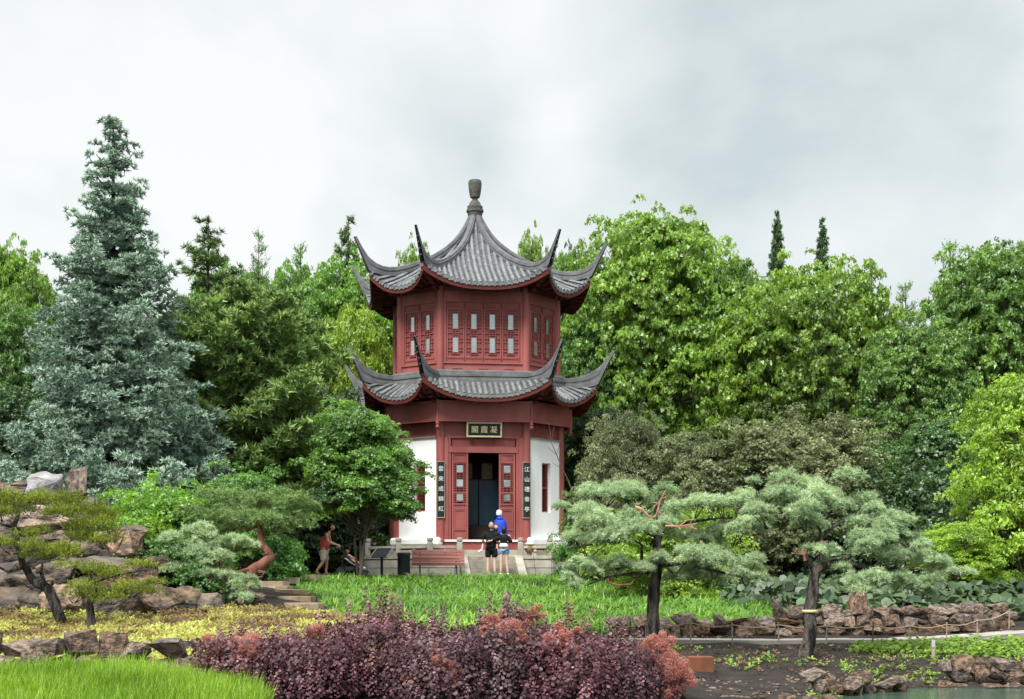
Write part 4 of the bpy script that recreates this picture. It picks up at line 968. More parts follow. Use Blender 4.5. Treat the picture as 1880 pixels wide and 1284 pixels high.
def person_blue():
    x, y = PX(918, 51.9), 51.9; z = 2.27; r = empty('person', (x, y, z), 'person in bright blue poncho and pale hat at the top of the steps', 'person')
    s = .96
    ch = [(0, 0, .78, .12, .09), (0, 0, 1.0, .13, .09), (0, 0, 1.18, .13, .085), (0, 0, 1.32, .045), (.08, 0, .72, .08), (.09, 0, .40, .052), (.09, 0, .08, .034), (-.08, 0, .72, .08), (-.09, 0, .40, .052), (-.09, 0, .08, .034),
          (.16, 0, 1.20, .046), (.18, .1, .98, .034), (.1, .22, .95, .028), (-.16, 0, 1.20, .046), (-.18, .1, .98, .034), (-.1, .22, .95, .028)]
    bd = skinfig('body', ch, [(0, 1), (1, 2), (2, 3), (0, 4), (4, 5), (5, 6), (0, 7), (7, 8), (8, 9), (2, 10), (10, 11), (11, 12), (2, 13), (13, 14), (14, 15)], M['skin'], r)
    hb = MB(); headshape(hb, (-.03, 0, 1.46), math.pi, .95); hand(hb, ch[12][:3], (-1, .2, 0), .5, .85, -1); hand(hb, ch[15][:3], (1, .2, 0), .5, .85); join_into(bd, hb)
    b = MB(); n = 22; vs = []; prof = [(.06, 1.36), (.10, 1.32), (.19, 1.24), (.235, 1.08), (.25, .9), (.26, .72), (.255, .60)]
    for i, (rd, zz) in enumerate(prof):
        for k in range(n): a = 2 * math.pi * k / n; q = rd * (1 + .07 * (i / 6) * math.sin(a * 6 + i * .3)); vs.append((math.cos(a) * q * 1.0, math.sin(a) * q * .72, zz))
    b.add(vs, [(i * n + k, i * n + (k + 1) % n, (i + 1) * n + (k + 1) % n, (i + 1) * n + k) for i in range(len(prof) - 1) for k in range(n)]); b.build('poncho', M['blue'], r, smooth=True)
    MB().ball((-.01, -.09, 1.30), (.12, .05, .07), 10, 6).build('hood', M['blue'], r, smooth=True)
    b = MB(); b.lathe([(.096, 1.42), (.108, 1.46), (.104, 1.53), (.085, 1.58), (.045, 1.61), (.0, 1.615)], 16, (-.03, 0, 0)); b.build('hat', M['hat'], r, smooth=True)
    skinfig('shorts', [(0, 0, .80, .15, .11), (.085, 0, .70, .10), (.09, 0, .48, .09), (-.085, 0, .70, .10), (-.09, 0, .48, .09)], [(0, 1), (1, 2), (0, 3), (3, 4)], M['grey'], r)
    for sx in (-1, 1): MB().box((sx * .09, .04, .035), (.09, .25, .07), None, .03).build('shoe', M['shoe'], r)
person_blue()
def person_stroller():
    x, y = PX(594, 51.2), 51.2; z = gz1(x, y) + .05; r = empty('person', (x, y, z), 'man in red sleeveless shirt and khaki shorts pushing a stroller', 'person')
    # faces +x, leaning forward
    ch = [(0, 0, .90, .08, .10), (.05, 0, 1.10, .08, .10), (.12, 0, 1.30, .085, .12), (.18, 0, 1.43, .065, .075), (.21, 0, 1.50, .05),
          (0, .10, .86, .095), (.10, .11, .48, .060), (.06, .11, .09, .040), (.17, .11, .03, .034), (0, -.10, .86, .095), (.02, -.11, .48, .060), (-.22, -.11, .14, .040), (-.13, -.11, .04, .034),
          (.13, .20, 1.38, .062), (.20, .22, 1.12, .046), (.42, .18, 1.02, .034), (.13, -.20, 1.38, .062), (.17, -.23, 1.12, .046), (.42, -.18, 1.02, .034)]
    ed = [(0, 1), (1, 2), (2, 3), (3, 4), (0, 5), (5, 6), (6, 7), (7, 8), (0, 9), (9, 10), (10, 11), (11, 12), (2, 13), (13, 14), (14, 15), (2, 16), (16, 17), (17, 18)]
    bd = skinfig('body', ch, ed, M['skin2'], r); hb = MB(); hc = (.26, 0, 1.61); headshape(hb, hc, math.pi / 2 - .2); hand(hb, ch[15][:3], (1, 0, -.2), .7); hand(hb, ch[18][:3], (1, 0, -.2), .7); join_into(bd, hb)
    face_bits(bd, hc, math.pi / 2 - .2); hair(bd, hc, math.pi / 2 - .2, M['hairbrown'], 1.0)
    skinfig('tank_top', [(-.01, 0, .84, .17, .20), (.04, 0, 1.08, .165, .20), (.10, 0, 1.28, .165, .21), (.15, 0, 1.42, .12, .15), (.12, .15, 1.38, .09), (.12, -.15, 1.38, .09)], [(0, 1), (1, 2), (2, 3), (3, 4), (3, 5)], M['tank'], r)
    skinfig('shorts', [(0, 0, .92, .15, .19), (.01, .10, .78, .13), (.09, .11, .46, .11), (.01, -.10, .78, .13), (.01, -.11, .46, .11)], [(0, 1), (1, 2), (0, 3), (3, 4)], M['khaki'], r)
    MB().box((.12, .11, .035), (.28, .10, .08), None, .03).build('shoe', M['shoe'], r); MB().box((-.17, -.11, .06), (.27, .10, .08), Matrix.Rotation(R(25), 3, 'Y'), .03).build('shoe', M['shoe'], r)
    r.scale = (1.07, 1.07, 1.04)
    # stroller
    sx = x + .50; s = empty('stroller', (sx, y, z), 'dark stroller with grey seat pushed by the man in red', 'stroller')
    b = MB()
    for yy in (-.24, .24):
        b.tube([(-.02, yy, 1.02), (.10, yy, .92), (.55, yy, .42), (.95, yy, .16)], .014, 6); b.tube([(.24, yy, .76), (.12, yy, .14)], .013, 6); b.tube([(.42, yy, .54), (.16, yy, .2)], .01, 6)
    b.tube([(-.02, -.24, 1.02), (-.03, 0, 1.03), (-.02, .24, 1.02)], .018, 6); b.build('frame', M['black'], s)
    b = MB()
    for yy in (-.22, .22): b.tube([(.26, yy, .60), (.5, yy, .42), (.80, yy, .26)], .02, 6)
    b.build('side_rail', M['silver'], s)
    for (wx, wy, rd) in ((.12, -.27, .14), (.12, .27, .14), (.95, -.2, .10), (.95, .2, .10)):
        MB().tube([(wx, wy - .025, rd), (wx, wy + .025, rd)], rd, 18).build('wheel', M['black'], s)
    b = MB(); b.grid(lambda u, v: ((.22 + .62 * v) + .0, -.2 + .4 * u, (.86 - .75 * min(v, .6) - .10 * max(0, v - .6)) - .03 * math.sin(math.pi * u)), 5, 8); b.grid(lambda u, v: ((.22 + .62 * v) + .03, -.2 + .4 * u, (.82 - .75 * min(v, .6) - .10 * max(0, v - .6)) - .03), 5, 8); b.build('seat', M['grey'], s)
    b = MB(); b.grid(lambda u, v: (.20 + .42 * math.sin(v * 1.15) * .9 - .1, -.24 + .48 * u, .80 + .26 * math.cos(v * 1.6 - .5)), 6, 6); b.build('canopy', M['black'], s)
    MB().box((.42, 0, .22), (.36, .36, .18), None, .04).build('basket', M['black'], s)
    MB().box((.02, 0, .985), (.16, .30, .08), None, .03).build('handle_pouch', M['silver'], s)
    t = empty('person', (sx, y, z), 'small child in white top lying back in the stroller', 'person')
    q = [(.50, 0, .52, .085, .08), (.40, 0, .66, .085, .075), (.34, 0, .75, .035), (.53, .07, .50, .055), (.74, .08, .44, .042), (.86, .08, .26, .030), (.53, -.07, .50, .055), (.74, -.08, .44, .042), (.86, -.08, .26, .030), (.42, .12, .68, .032), (.55, .12, .60, .024), (.42, -.12, .68, .032), (.55, -.12, .60, .024)]
    bd = skinfig('body', q, [(0, 1), (1, 2), (0, 3), (3, 4), (4, 5), (0, 6), (6, 7), (7, 8), (1, 9), (9, 10), (1, 11), (11, 12)], M['skin2'], t)
    hb = MB(); headshape(hb, (.31, 0, .86), math.pi / 2 - .3, .88); hand(hb, q[10][:3], (1, 0, -.2), .5, .6); hand(hb, q[12][:3], (1, 0, -.2), .5, .6); join_into(bd, hb); face_bits(bd, (.31, 0, .86), math.pi / 2 - .3, .88); hair(bd, (.31, 0, .865), math.pi / 2 - .3, M['hairbrown'], .92)
    skinfig('top', [(.51, 0, .51, .10, .095), (.40, 0, .66, .10, .09), (.42, .11, .68, .045), (.42, -.11, .68, .045)], [(0, 1), (1, 2), (1, 3)], M['whitecloth'], t)
    for yy in (.08, -.08): MB().box((.90, yy, .22), (.10, .07, .14), Matrix.Rotation(R(30), 3, 'Y'), .02).build('shoe', M['silver'], t)
person_stroller()

# ------------------------------------------------------------------ trees
def bend(a, b, r, amt=.12, n=6):
    a, b = np.array(a, float), np.array(b, float); L_ = np.linalg.norm(b - a); o = r.normal(size=3) * L_ * amt; pts = []
    for t in np.linspace(0, 1, n): pts.append(a + (b - a) * t + o * math.sin(math.pi * t) * .6)
    return pts
def decid(seed, H, W, base, nl, env, m, bark, leaf=.27, dens=.98, temps=TLf, tone0=.45, lobe=.26, trunks=1, sub_r=.62, wob=1., tk=1.):
    """broad-leaved tree: limbs to lobes, lobes made of puffs, puffs of leaf clusters"""
    r = np.random.default_rng(seed); tb = MB(); Ps, Ns, Ts, Ss = [], [], [], []
    tops = []
    tr0 = [np.array([0, 0, -.3]), np.array([r.normal() * .1, r.normal() * .1, base * .6]), np.array([r.normal() * .3, r.normal() * .3, base * 1.1]), np.array([r.normal() * .5, r.normal() * .5, H * .62])]
    for q in range(trunks):
        off = np.array([r.normal() * .25, r.normal() * .25, 0]) * (trunks > 1); spread = np.array([r.normal() * W * .13, r.normal() * W * .1, 0]) * (trunks > 1)
        pt = [p + off + spread * (p[2] / H) for p in tr0]; tb.tube(pt, [H * .019 * tk, H * .016 * tk, H * .013 * tk, H * .004], 8); tops.append(pt)
    for i in range(nl):
        hh = base / H + (1 - base / H) * ((i + .5) / nl) ** .9; an = i * 2.399 + r.normal() * .35
        e = env((hh * H - base) / (H - base)) * W / 2; rad = e * (r.uniform(.45, .85)); R_ = W * lobe * r.uniform(.75, 1.2) * (.62 + .38 * min(1, e / (W / 2) + .2))
        c = np.array([math.cos(an) * rad, math.sin(an) * rad, min(hh * H, H - R_ * .75)])
        tt_ = tops[i % trunks]; f = np.clip(c[2] / H * .8, .2, .9); s0 = tt_[1] + (tt_[3] - tt_[1]) * max(0, (f - .3)) / .9
        lp = bend(s0, c, r); tb.tube(lp, np.linspace(H * .0105 * (.5 + .5 * tk), H * .0025, len(lp)).tolist(), 5, False)
        tl = tone0 + r.normal() * .10 * min(wob, 1.3); nsub = max(6, int(11 * (R_ / sub_r) ** 1.15))
        d = rdir(nsub * 2, r); d = d[(d[:, 2] > -.45)][:nsub]; sc = c + d * R_ * np.array([1.05, 1.05, .85]) * r.uniform(.72, 1.12, (len(d), 1))
        for k in range(0, len(sc), 3):
            tb.tube([lp[-2], (lp[-2] + sc[k]) / 2 + r.normal(size=3) * .1, sc[k]], [H * .0022, H * .0016, H * .0008], 4, False)
        nw = int(len(sc) * .10 * wob) if hh > .35 else 0
        if nw: wsel = sc[r.integers(0, len(sc), nw)]; sc = np.concatenate([sc, wsel + unit((wsel - c) * np.array([1, 1, 1.6]) + 1e-6) * r.uniform(.4, 1.3, (nw, 1)) * max(H, 9) / 17])
        for s in sc:
            n = int(15 * dens * r.uniform(.6, 1.3)); sr = sub_r * r.uniform(.6, 1.25); dd = rdir(n, r); dd[:, 2] = np.where(dd[:, 2] < -.15, -dd[:, 2], dd[:, 2])
            outw = unit(s - np.array([0, 0, s[2] * .9 - .1]))
            Ps.append(s + dd * sr * np.array([1, 1, .55]) * r.uniform(.55, 1.1, (n, 1))); Ns.append(dd * .6 + outw * .35 + np.array([0, 0, .55]))
            Ts.append(tl + r.normal() * .10 + r.normal(size=n) * .07); Ss.append(leaf * r.uniform(.55, 1.45, n))
    P_, N_, T_, S_ = map(np.concatenate, (Ps, Ns, Ts, Ss)); V, T, t = merge(temps, P_, basis(N_, r), S_, T_, r)
    return tb.mesh('trunk', bark, True), tri_mesh('crown', V, T, t, m)
dome = lambda h: math.sqrt(max(.05, 1 - (max(0, h - .35) / .66) ** 2)) * (.75 + .25 * min(1, h / .3))
oval = lambda h: math.sin(math.pi * (.12 + .84 * h)) ** .7
spire = lambda h: max(.12, 1.05 - h) ** .9
def conif(seed, H, W, base, nt_, m, bark, tuft=.35, dens=1., profile=None, droop=.15, upturn=.25, temps=TN, per=8, sub=5, gap=.0, tone0=.5, lens=(.7, 1.15), clumpy=False, flat=.35):
    r = np.random.default_rng(seed); tb = MB(); tb.tube([(0, 0, -.3), (r.normal() * .03, 0, H * .4), (0, 0, H)], [H * .016, H * .010, H * .0015], 8)
    Ps, Ns, Ts, Ss = [], [], [], []; profile = profile or (lambda h: (1 - h) ** .85)
    for i in range(nt_):
        h = (i + .5) / nt_; z = base + (H - base) * h; L0 = max(profile(h) * W / 2, .12); npb = max(4, int(per * (.55 + .45 * L0 / (W / 2))))
        for b_ in range(npb):
            if r.uniform() < gap: continue
            an = 2 * math.pi * (b_ + r.uniform(-.35, .35)) / npb + i * 1.1; L_ = L0 * r.uniform(*lens); dr = np.array([math.cos(an), math.sin(an), 0]); sd_ = np.array([-dr[1], dr[0], 0]); z0 = z + r.normal() * (H - base) / nt_ * .3
            tb_t = tone0 + r.normal() * .10; nst = max(3, int(L_ / tuft * 1.5)); up0 = .25 * h
            pts = [np.array([0, 0, z0]) + dr * L_ * s + np.array([0, 0, L_ * (up0 * s - droop * math.sin(math.pi * s * .8) + upturn * s ** 3)]) for s in np.linspace(0, 1, 6)]
            if L_ > .5: tb.tube(pts, np.linspace(H * .003, H * .0007, 6).tolist(), 4, False)
            for k in range(nst):
                s = .22 + .8 * (k + r.uniform()) / nst; q = s * 5; j = min(4, int(q)); c = pts[j] + (pts[min(j + 1, 5)] - pts[j]) * (q - j); wd = L_ * .42 * math.sin(math.pi * min(1, s * .78 + .12)) ** .8
                n = max(2, int(sub * dens * (.4 + wd / (tuft * 1.5))))
                if clumpy:
                    npf = max(1, int(1.2 + wd / .42)); 
                    for q2 in range(npf):
                        la = r.uniform(-1, 1) * wd; pc = c + sd_ * la + dr * (r.uniform(-.3, .3) - abs(la) * .35) + np.array([0, 0, -abs(la) * .25 - r.uniform(0, .12)]); pr = r.uniform(.20, .34) * (.65 + .35 * min(1, L0 / 2)); m2 = int(sub * dens * 2.2)
                        dd = rdir(m2, r); dd[:, 2] = np.where(dd[:, 2] < -.3, -dd[:, 2], dd[:, 2]); Ps.append(pc + dd * pr * np.array([1, 1, .5]) * r.uniform(.5, 1.05, (m2, 1))); Ns.append(dd * .8 + dr * .35 + np.array([0, 0, .55]))
                        Ts.append(tb_t + r.normal() * .08 + .08 * dd[:, 2] + r.normal(size=m2) * .07); Ss.append(tuft * r.uniform(.65, 1.2, m2) * (1 if tuft > .3 else .9))
                    continue
                lat = r.uniform(-1, 1, n); f = r.uniform(-.2, .25, n) * tuft * 2
                pp = c + sd_ * (lat * wd)[:, None] + dr * (f - np.abs(lat) * wd * .35)[:, None] + np.array([0, 0, 1.]) * ((-np.abs(lat) ** 1.6 * wd * .28 - r.uniform(0, 1, n) ** 2 * tuft * flat * 2.5))[:, None]
                Ps.append(pp); Ns.append(dr * .55 + np.array([0, 0, .65]) + r.normal(size=(n, 3)) * .35 + sd_ * lat[:, None] * .4)
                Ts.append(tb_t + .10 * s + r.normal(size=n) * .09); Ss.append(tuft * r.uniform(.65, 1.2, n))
    for k in range(5): Ps.append(np.array([[0, 0, H - .18 * k * tuft]])); Ns.append(np.array([[r.normal() * .2, r.normal() * .2, 1.]])); Ts.append(np.array([tone0])); Ss.append(np.array([tuft * .8]))
    P_, N_, T_, S_ = map(np.concatenate, (Ps, Ns, Ts, Ss)); V, T, t = merge(temps, P_, basis(N_, r), S_, T_, r)
    return tb.mesh('trunk', bark, True), tri_mesh('crown', V, T, t, m)
_dims = {}
def dims(me):
    if me.name not in _dims:
        c = np.empty(len(me.vertices) * 3, np.float32); me.vertices.foreach_get('co', c); c = c.reshape(-1, 3); _dims[me.name] = (float(np.percentile(np.hypot(c[:, 0], c[:, 1]), 97)) * 2, float(c[:, 2].max()))
    return _dims[me.name]
def tree(kind, meshes, px, Y, label, cat='tree', s=(1, 1, 1), rz=0., group=None, color=(1, 1, 1), dz=0., top=None, wpx=None):
    x = PX(px, Y); z = gz1(x, Y) + dz; W_, H_ = dims(meshes[1]); s = list(s)
    if top is not None: s[2] = (P(0, top, Y).z - z) / H_
    if wpx is not None: s[0] = wpx / F * Y / W_; s[1] = s[0] * (s[1] if s[1] != 1 else 1)
    r = empty(kind, (x, Y, z), label, cat, group, rz); r.scale = s
    a = link('trunk', meshes[0], r); c = link('crown', meshes[1], r); c.color = (*color, 1); return r
def topscale(py, Y, H, x=0): return (P(0, py, Y).z - 1.5) / H
# prototypes
D1 = decid(1, 17, 13, 4.2, 30, dome, M['L_mid'], M['barkpale'])
D2 = decid(2, 17, 12, 4.5, 28, oval, M['L_lime'], M['barkpale'], trunks=2)
D3 = decid(3, 15, 14, 2.5, 30, dome, M['L_lime'], M['barkpale'], trunks=3)
D4 = decid(4, 14, 10, 1.2, 24, oval, M['L_dark'], M['barkgrey'])
D5 = decid(5, 8, 6.5, .5, 17, dome, M['L_lime'], M['barkgrey'], leaf=.25, sub_r=.45, temps=TL, dens=.8)
C1 = conif(21, 17, 8, 3, 17, M['L_pine'], M['bark'], .32, 1.0, lambda h: (1 - h) ** .6 * (.6 + .4 * h), .02, .25, TN, 7, 5, .12, .5)
C2 = conif(22, 19, 3.0, 11, 30, M['L_pine'], M['bark'], .20, 1.2, lambda h: (1 - h) ** .8 + .05, .10, .15, TN7, 8, 4)
C3 = conif(23, 17, 6, 3, 22, M['L_mid'], M['barkgrey'], .40, 1.5, lambda h: (1 - h) ** .55 * .9, .0, .3, TSf, 8, 5, .05, .55)
# blue spruce in full
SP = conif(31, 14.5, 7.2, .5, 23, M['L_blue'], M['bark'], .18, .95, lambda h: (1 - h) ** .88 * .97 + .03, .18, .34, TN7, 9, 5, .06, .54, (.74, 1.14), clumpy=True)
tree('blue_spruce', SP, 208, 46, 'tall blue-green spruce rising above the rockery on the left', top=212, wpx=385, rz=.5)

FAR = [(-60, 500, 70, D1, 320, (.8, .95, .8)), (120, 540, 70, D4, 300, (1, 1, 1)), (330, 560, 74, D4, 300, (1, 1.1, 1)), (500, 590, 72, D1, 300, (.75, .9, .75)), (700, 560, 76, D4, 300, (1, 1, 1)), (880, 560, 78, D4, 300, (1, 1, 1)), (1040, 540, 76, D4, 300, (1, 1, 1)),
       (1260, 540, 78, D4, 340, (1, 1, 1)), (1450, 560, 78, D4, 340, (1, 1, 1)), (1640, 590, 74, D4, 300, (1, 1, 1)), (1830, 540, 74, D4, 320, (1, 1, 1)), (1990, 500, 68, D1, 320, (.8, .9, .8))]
FARL = ['behind the bright tree at the left edge', 'directly behind the blue spruce', 'behind the tall open-crowned pine', 'behind the broad dull pine', 'behind the maple left of the pavilion', 'hidden straight behind the pavilion', 'just right of the pavilion roof',
        'behind the tallest light green tree', 'behind the broad dome-shaped tree', 'in the notch left of the large right-hand tree', 'behind the large tree at the right edge', 'beyond the far right edge of the garden']
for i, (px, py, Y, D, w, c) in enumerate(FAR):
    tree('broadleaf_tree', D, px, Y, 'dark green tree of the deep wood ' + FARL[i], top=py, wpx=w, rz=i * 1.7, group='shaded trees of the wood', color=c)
LIST = [
 ('broadleaf_tree', D2, 20, 420, 60, 170, (1., 1.1, .95), 'bright green tree top at the left edge beside the blue spruce'),
 ('broadleaf_tree', D1, -20, 530, 54, 220, (.85, 1, .9), 'mid green tree below the bright one at the left edge'),
 ('pine_tree', C1, 382, 392, 64, 185, (1.1, 1.25, 1.1), 'open-crowned tall pine right of the blue spruce top'),
 ('larch_tree', C3, 475, 415, 66, 90, (.75, .85, .8), 'slim feathery tree between the tall pine and the round maple'),
 ('broadleaf_tree', D1, 420, 470, 70, 200, (1.0, 1.1, .95), 'rounded tree filling the skyline between the blue spruce and the feathery tree'),
 ('broadleaf_tree', D2, 535, 462, 72, 170, (.8, 1., .85), 'light green tree behind the thin feathery tree left of the upper roof'),
 ('pine_tree', C1, 640, 392, 70, 110, (1., 1.2, 1.), 'pine tip rising above the maple left of the upper roof'),
 ('larch_tree', C3, 552, 440, 70, 110, (.7, .85, .75), 'thin pale feathery tree behind the maple near the upper roof'),
 ('broadleaf_tree', D2, 625, 455, 64, 250, (.75, .95, .8), 'round fresh green maple left of the pavilion upper roof'),
 ('broadleaf_tree', D1, 510, 520, 62, 230, (.8, 1, .9), 'rounded mid green tree behind the dull dark pine'),
 ('broadleaf_tree', D2, 765, 425, 72, 100, (.9, .95, .8), 'sparse tree top showing just left of the roof peak'),
 ('broadleaf_tree', D2, 972, 403, 72, 100, (1, 1, .9), 'bright tree top showing just right of the roof peak'),
 ('broadleaf_tree', D1, 1045, 432, 70, 110, (1.1, 1.2, .9), 'small tree top between the roof peak and the big light green tree'),
 ('broadleaf_tree', D2, 1205, 360, 65, 340, (.95, 1, 1), 'tallest light green tree just right of the pavilion roof'),
 ('broadleaf_tree', D3, 1335, 440, 64, 190, (.85, .95, 1.), 'light green tree filling the dip between the two large crowns'),
 ('broadleaf_tree', D3, 1480, 452, 61, 370, (.95, .97, .9), 'broad dome-shaped yellow-green tree on the right behind the grey bush'),
 ('broadleaf_tree', D1, 1110, 560, 64, 200, (.85, 1, .9), 'dark lower tree close to the right wall of the pavilion'),
 ('spire_conifer', C2, 1427, 382, 70, 62, (.8, 1, 1.1), 'slim dark conifer spire, the left one of two above the dome-shaped tree'),
 ('spire_conifer', C2, 1510, 395, 70, 66, (.8, 1, 1.1), 'slim dark conifer spire, the right one of two above the dome-shaped tree'),
 ('larch_tree', C3, 1663, 512, 64, 130, (.85, .9, .9), 'grey-green feathery tree in the notch left of the large right-hand tree'),
 ('larch_tree', C3, 1745, 435, 62, 130, (.85, .95, .85), 'upright feathery top beside the large tree at the right'),
 ('broadleaf_tree', D1, 1835, 428, 58, 330, (1.1, 1.15, 1), 'large mid green tree filling the upper right edge'),
 ('broadleaf_tree', D1, 1690, 580, 56, 240, (1.05, 1.1, .95), 'mid green tree behind the right cloud pine'),
 ('broadleaf_tree', D4, 1740, 760, 47, 240, (1.6, 1.7, 1.3), 'low dark green tree under the large right-hand tree'),
 ('broadleaf_tree', D4, 1590, 800, 50, 200, (1.5, 1.6, 1.2), 'dark green tree behind the grey-leaved shrub on the right'),
 ('broadleaf_tree', D5, 1885, 670, 36, 270, (1.35, 1.3, 1.), 'bright yellow-green young tree at the right edge in front'),
 ('broadleaf_tree', D5, 1765, 955, 35, 170, (1.35, 1.3, 1.), 'low yellow-green shrub-like tree beside the right cloud pine'),
 ('broadleaf_tree', D4, 400, 660, 56, 240, (1.2, 1.3, 1.1), 'shaded tree under the dull pine right of the blue spruce'),
 ('broadleaf_tree', D4, 560, 700, 56, 240, (1, 1.05, 1), 'shaded tree between the dull pine and the small forked tree'),
 ('broadleaf_tree', D4, 20, 700, 50, 240, (1, 1.1, 1), 'shaded tree left of the blue spruce behind the rockery'),
 ('broadleaf_tree', D5, 652, 552, 61, 170, (1.25, 1.15, .7), 'yellow-green maple branch cluster left of the upper storey'),
 ('broadleaf_tree', D4, 660, 690, 60, 190, (1, 1, 1), 'dark tree under the yellow-green maple beside the pavilion'),
 ('broadleaf_tree', D4, 1110, 740, 60, 170, (1, 1, 1), 'dark shaded tree just behind the right white wall'),
]
for i, (kind, D, px, py, Y, w, c, l) in enumerate(LIST):
    tree(kind, D, px, Y, l, top=py, wpx=w, rz=i * 2.1 + .4, color=c)
# dull dark pine on the left, hand-made scots-pine habit
C4 = conif(41, 12, 9.5, 2.6, 13, M['L_pine'], M['barkgrey'], .36, .55, lambda h: (.95 - .5 * abs(h - .45)) * (1 if h < .85 else .7), .0, .22, TN7, 8, 5, .08, .5, (.55, 1.15), clumpy=True)
tree('pine_tree', C4, 455, 50, 'broad dull green pine with thick trunk between blue spruce and pavilion', top=515, wpx=300, rz=1.2, color=(1.9, 2.0, 1.55))
# small forked feathery tree before the pavilion's left side
FT = decid(51, 6.4, 4.6, 2.45, 34, lambda h: min(1, .55 + h * 1.5) * max(.08, 1.1 - h) ** .75, M['L_mid'], M['barkgrey'], leaf=.20, dens=1.1, temps=TLs, tone0=.42, lobe=.125, trunks=3, sub_r=.24, tk=.42, wob=2.6)
tree('forked_tree', FT, 666, 47.2, 'small multi-stemmed green tree in front of the pavilion left wall', top=728, wpx=208, color=(1.1, 1.2, 1.1))
# grey-leaved crab-apple like shrubs on the right
GB = [decid(60 + i, 5.6, 5.6, .7, 30, dome, M['L_olive'], M['barkgrey'], leaf=.17, dens=.85, temps=TLs, tone0=.46, lobe=.15, trunks=4, sub_r=.30, wob=3.2) for i in range(1)]*2
tree('grey_leaved_tree', GB[0], 1150, 44, 'grey-olive leaved tree against the right corner of the pavilion', top=735, wpx=190, rz=.4)
tree('grey_leaved_tree', GB[1], 1290, 43, 'grey-olive leaved tree behind the left cloud pine', top=775, wpx=240, rz=1.4)
tree('grey_leaved_tree', GB[0], 1455, 42, 'broad grey-olive leaved tree between the two cloud pines', top=735, wpx=370, rz=3.6)
# bare twig in front of the white wall
p0 = P(1052, 905, 51.5); tw = MB(); pts = [p0, P(1042, 880, 51.4), P(1033, 862, 51.3), P(1022, 835, 51.3), P(1012, 812, 51.3), P(1004, 797, 51.3)]
o0 = Vector(p0); tw.tube([Vector(p) - o0 for p in pts], [.03, .025, .02, .016, .012, .008], 5)
for a, c in ((2, (1012, 848)), (3, (1006, 822)), (4, (1018, 782)), (4, (1008, 775)), (3, (1031, 800))): tw.tube([Vector(pts[a]) - o0, Vector(P(*c, 51.2)) - o0], [.014, .006], 4)
_b = tw.build('bare_branch', M['barkgrey']); _b.location = o0; tag(_b, 'thin bare branch crossing the right white wall of the pavilion', 'branch')

# ------------------------------------------------------------------ niwaki pines (cloud pruned)
def niwaki(name, label, base, pads, trunk, limbs, m, bark, tuft=.085, dens=1., seed=1, temps=TNd, cat='cloud pine', extra=None, group=None, tone0=.5, fl=.42, uneven=.55):
    """pads: (px,py,Y,rx,ry,rz) in photo pixels / metres. trunk & limbs: lists of ((px,py,Y),...), radii"""
    r = np.random.default_rng(seed); bp = P(*base); g = gz1(bp.x, bp.y); o = Vector((bp.x, bp.y, g)); root = empty(name, o, label, cat, group)
    tb = MB(); pp = [P(*q) - o for q in trunk[0]]; pp[0].z = min(pp[0].z, -.1)
    # smooth the trunk a little
    sm = []
    for i in range(len(pp) - 1):
        for t in (0, .34, .67): sm.append((pp[i].lerp(pp[i + 1], t), trunk[1][i] * (1 - t) + trunk[1][i + 1] * t))
    sm.append((pp[-1], trunk[1][-1])); sm = [(a + Vector((r.normal(), r.normal(), 0)) * rd * .14, rd * r.uniform(.93, 1.08)) for a, rd in sm]
    tb.tube([a for a, _ in sm], [b_ * .88 for _, b_ in sm], 10)
    tb.build('trunk', bark, root, smooth=True)
    for (lp, rd) in limbs:
        b = MB(); q = [P(*s) - o for s in lp]; b.tube(q, np.linspace(rd, rd * .35, len(q)).tolist(), 7); b.build('limb', bark if not extra else extra, root, smooth=True)
    for (px, py, Y, w, h, d) in pads:
        c = P(px, py, Y) - o; rx = w * 1.08 / 2 / F * Y; rz = h * 1.08 / 2 / F * Y; ry = d / 2; n = int(70 * dens * (rx * ry + rx * rz * .8) / (tuft ** 2) * .14)
        # pad = a few overlapping sub-mounds
        ns = max(5, int(rx * ry / .045)); sub = []
        for i in range(ns):
            a = r.uniform(0, 2 * math.pi); q = math.sqrt(r.uniform()) * .92; sub.append((c.x + math.cos(a) * q * rx, c.y + math.sin(a) * q * ry, c.z + rz * (.75 * math.sqrt(1 - q * q) - .35) + r.normal() * rz * .26, r.normal() * .10))
        sub = np.array(sub); sr = min(.34, max(rx, .2) * .42); k = r.integers(0, ns, n); dd = rdir(n, r); dd[:, 2] = np.where(dd[:, 2] < -.25, -dd[:, 2] * .6, dd[:, 2])
        P_ = sub[k, :3] + dd * np.array([sr, sr, sr * .72]) * r.uniform(.5, 1.08, (n, 1)); N_ = dd * .8 + np.array([0, 0, .75]) + (P_ - np.array(c)) * .25
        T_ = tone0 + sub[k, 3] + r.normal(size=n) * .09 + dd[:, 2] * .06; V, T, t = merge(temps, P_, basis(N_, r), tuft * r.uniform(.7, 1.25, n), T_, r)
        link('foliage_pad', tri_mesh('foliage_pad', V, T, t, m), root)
        b = MB()
        for i in range(0, ns, 2): b.tube([(c.x * .85 + sub[i][0] * .15, c.y, c.z - rz * .5), tuple((np.array([c.x, c.y, c.z - rz * .4]) + sub[i][:3]) / 2 + [0, 0, -.03]), tuple(sub[i][:3])], [.014, .010, .005], 4, False)
        b.build('twigs', bark, root)['kind'] = 'stuff'
    return root
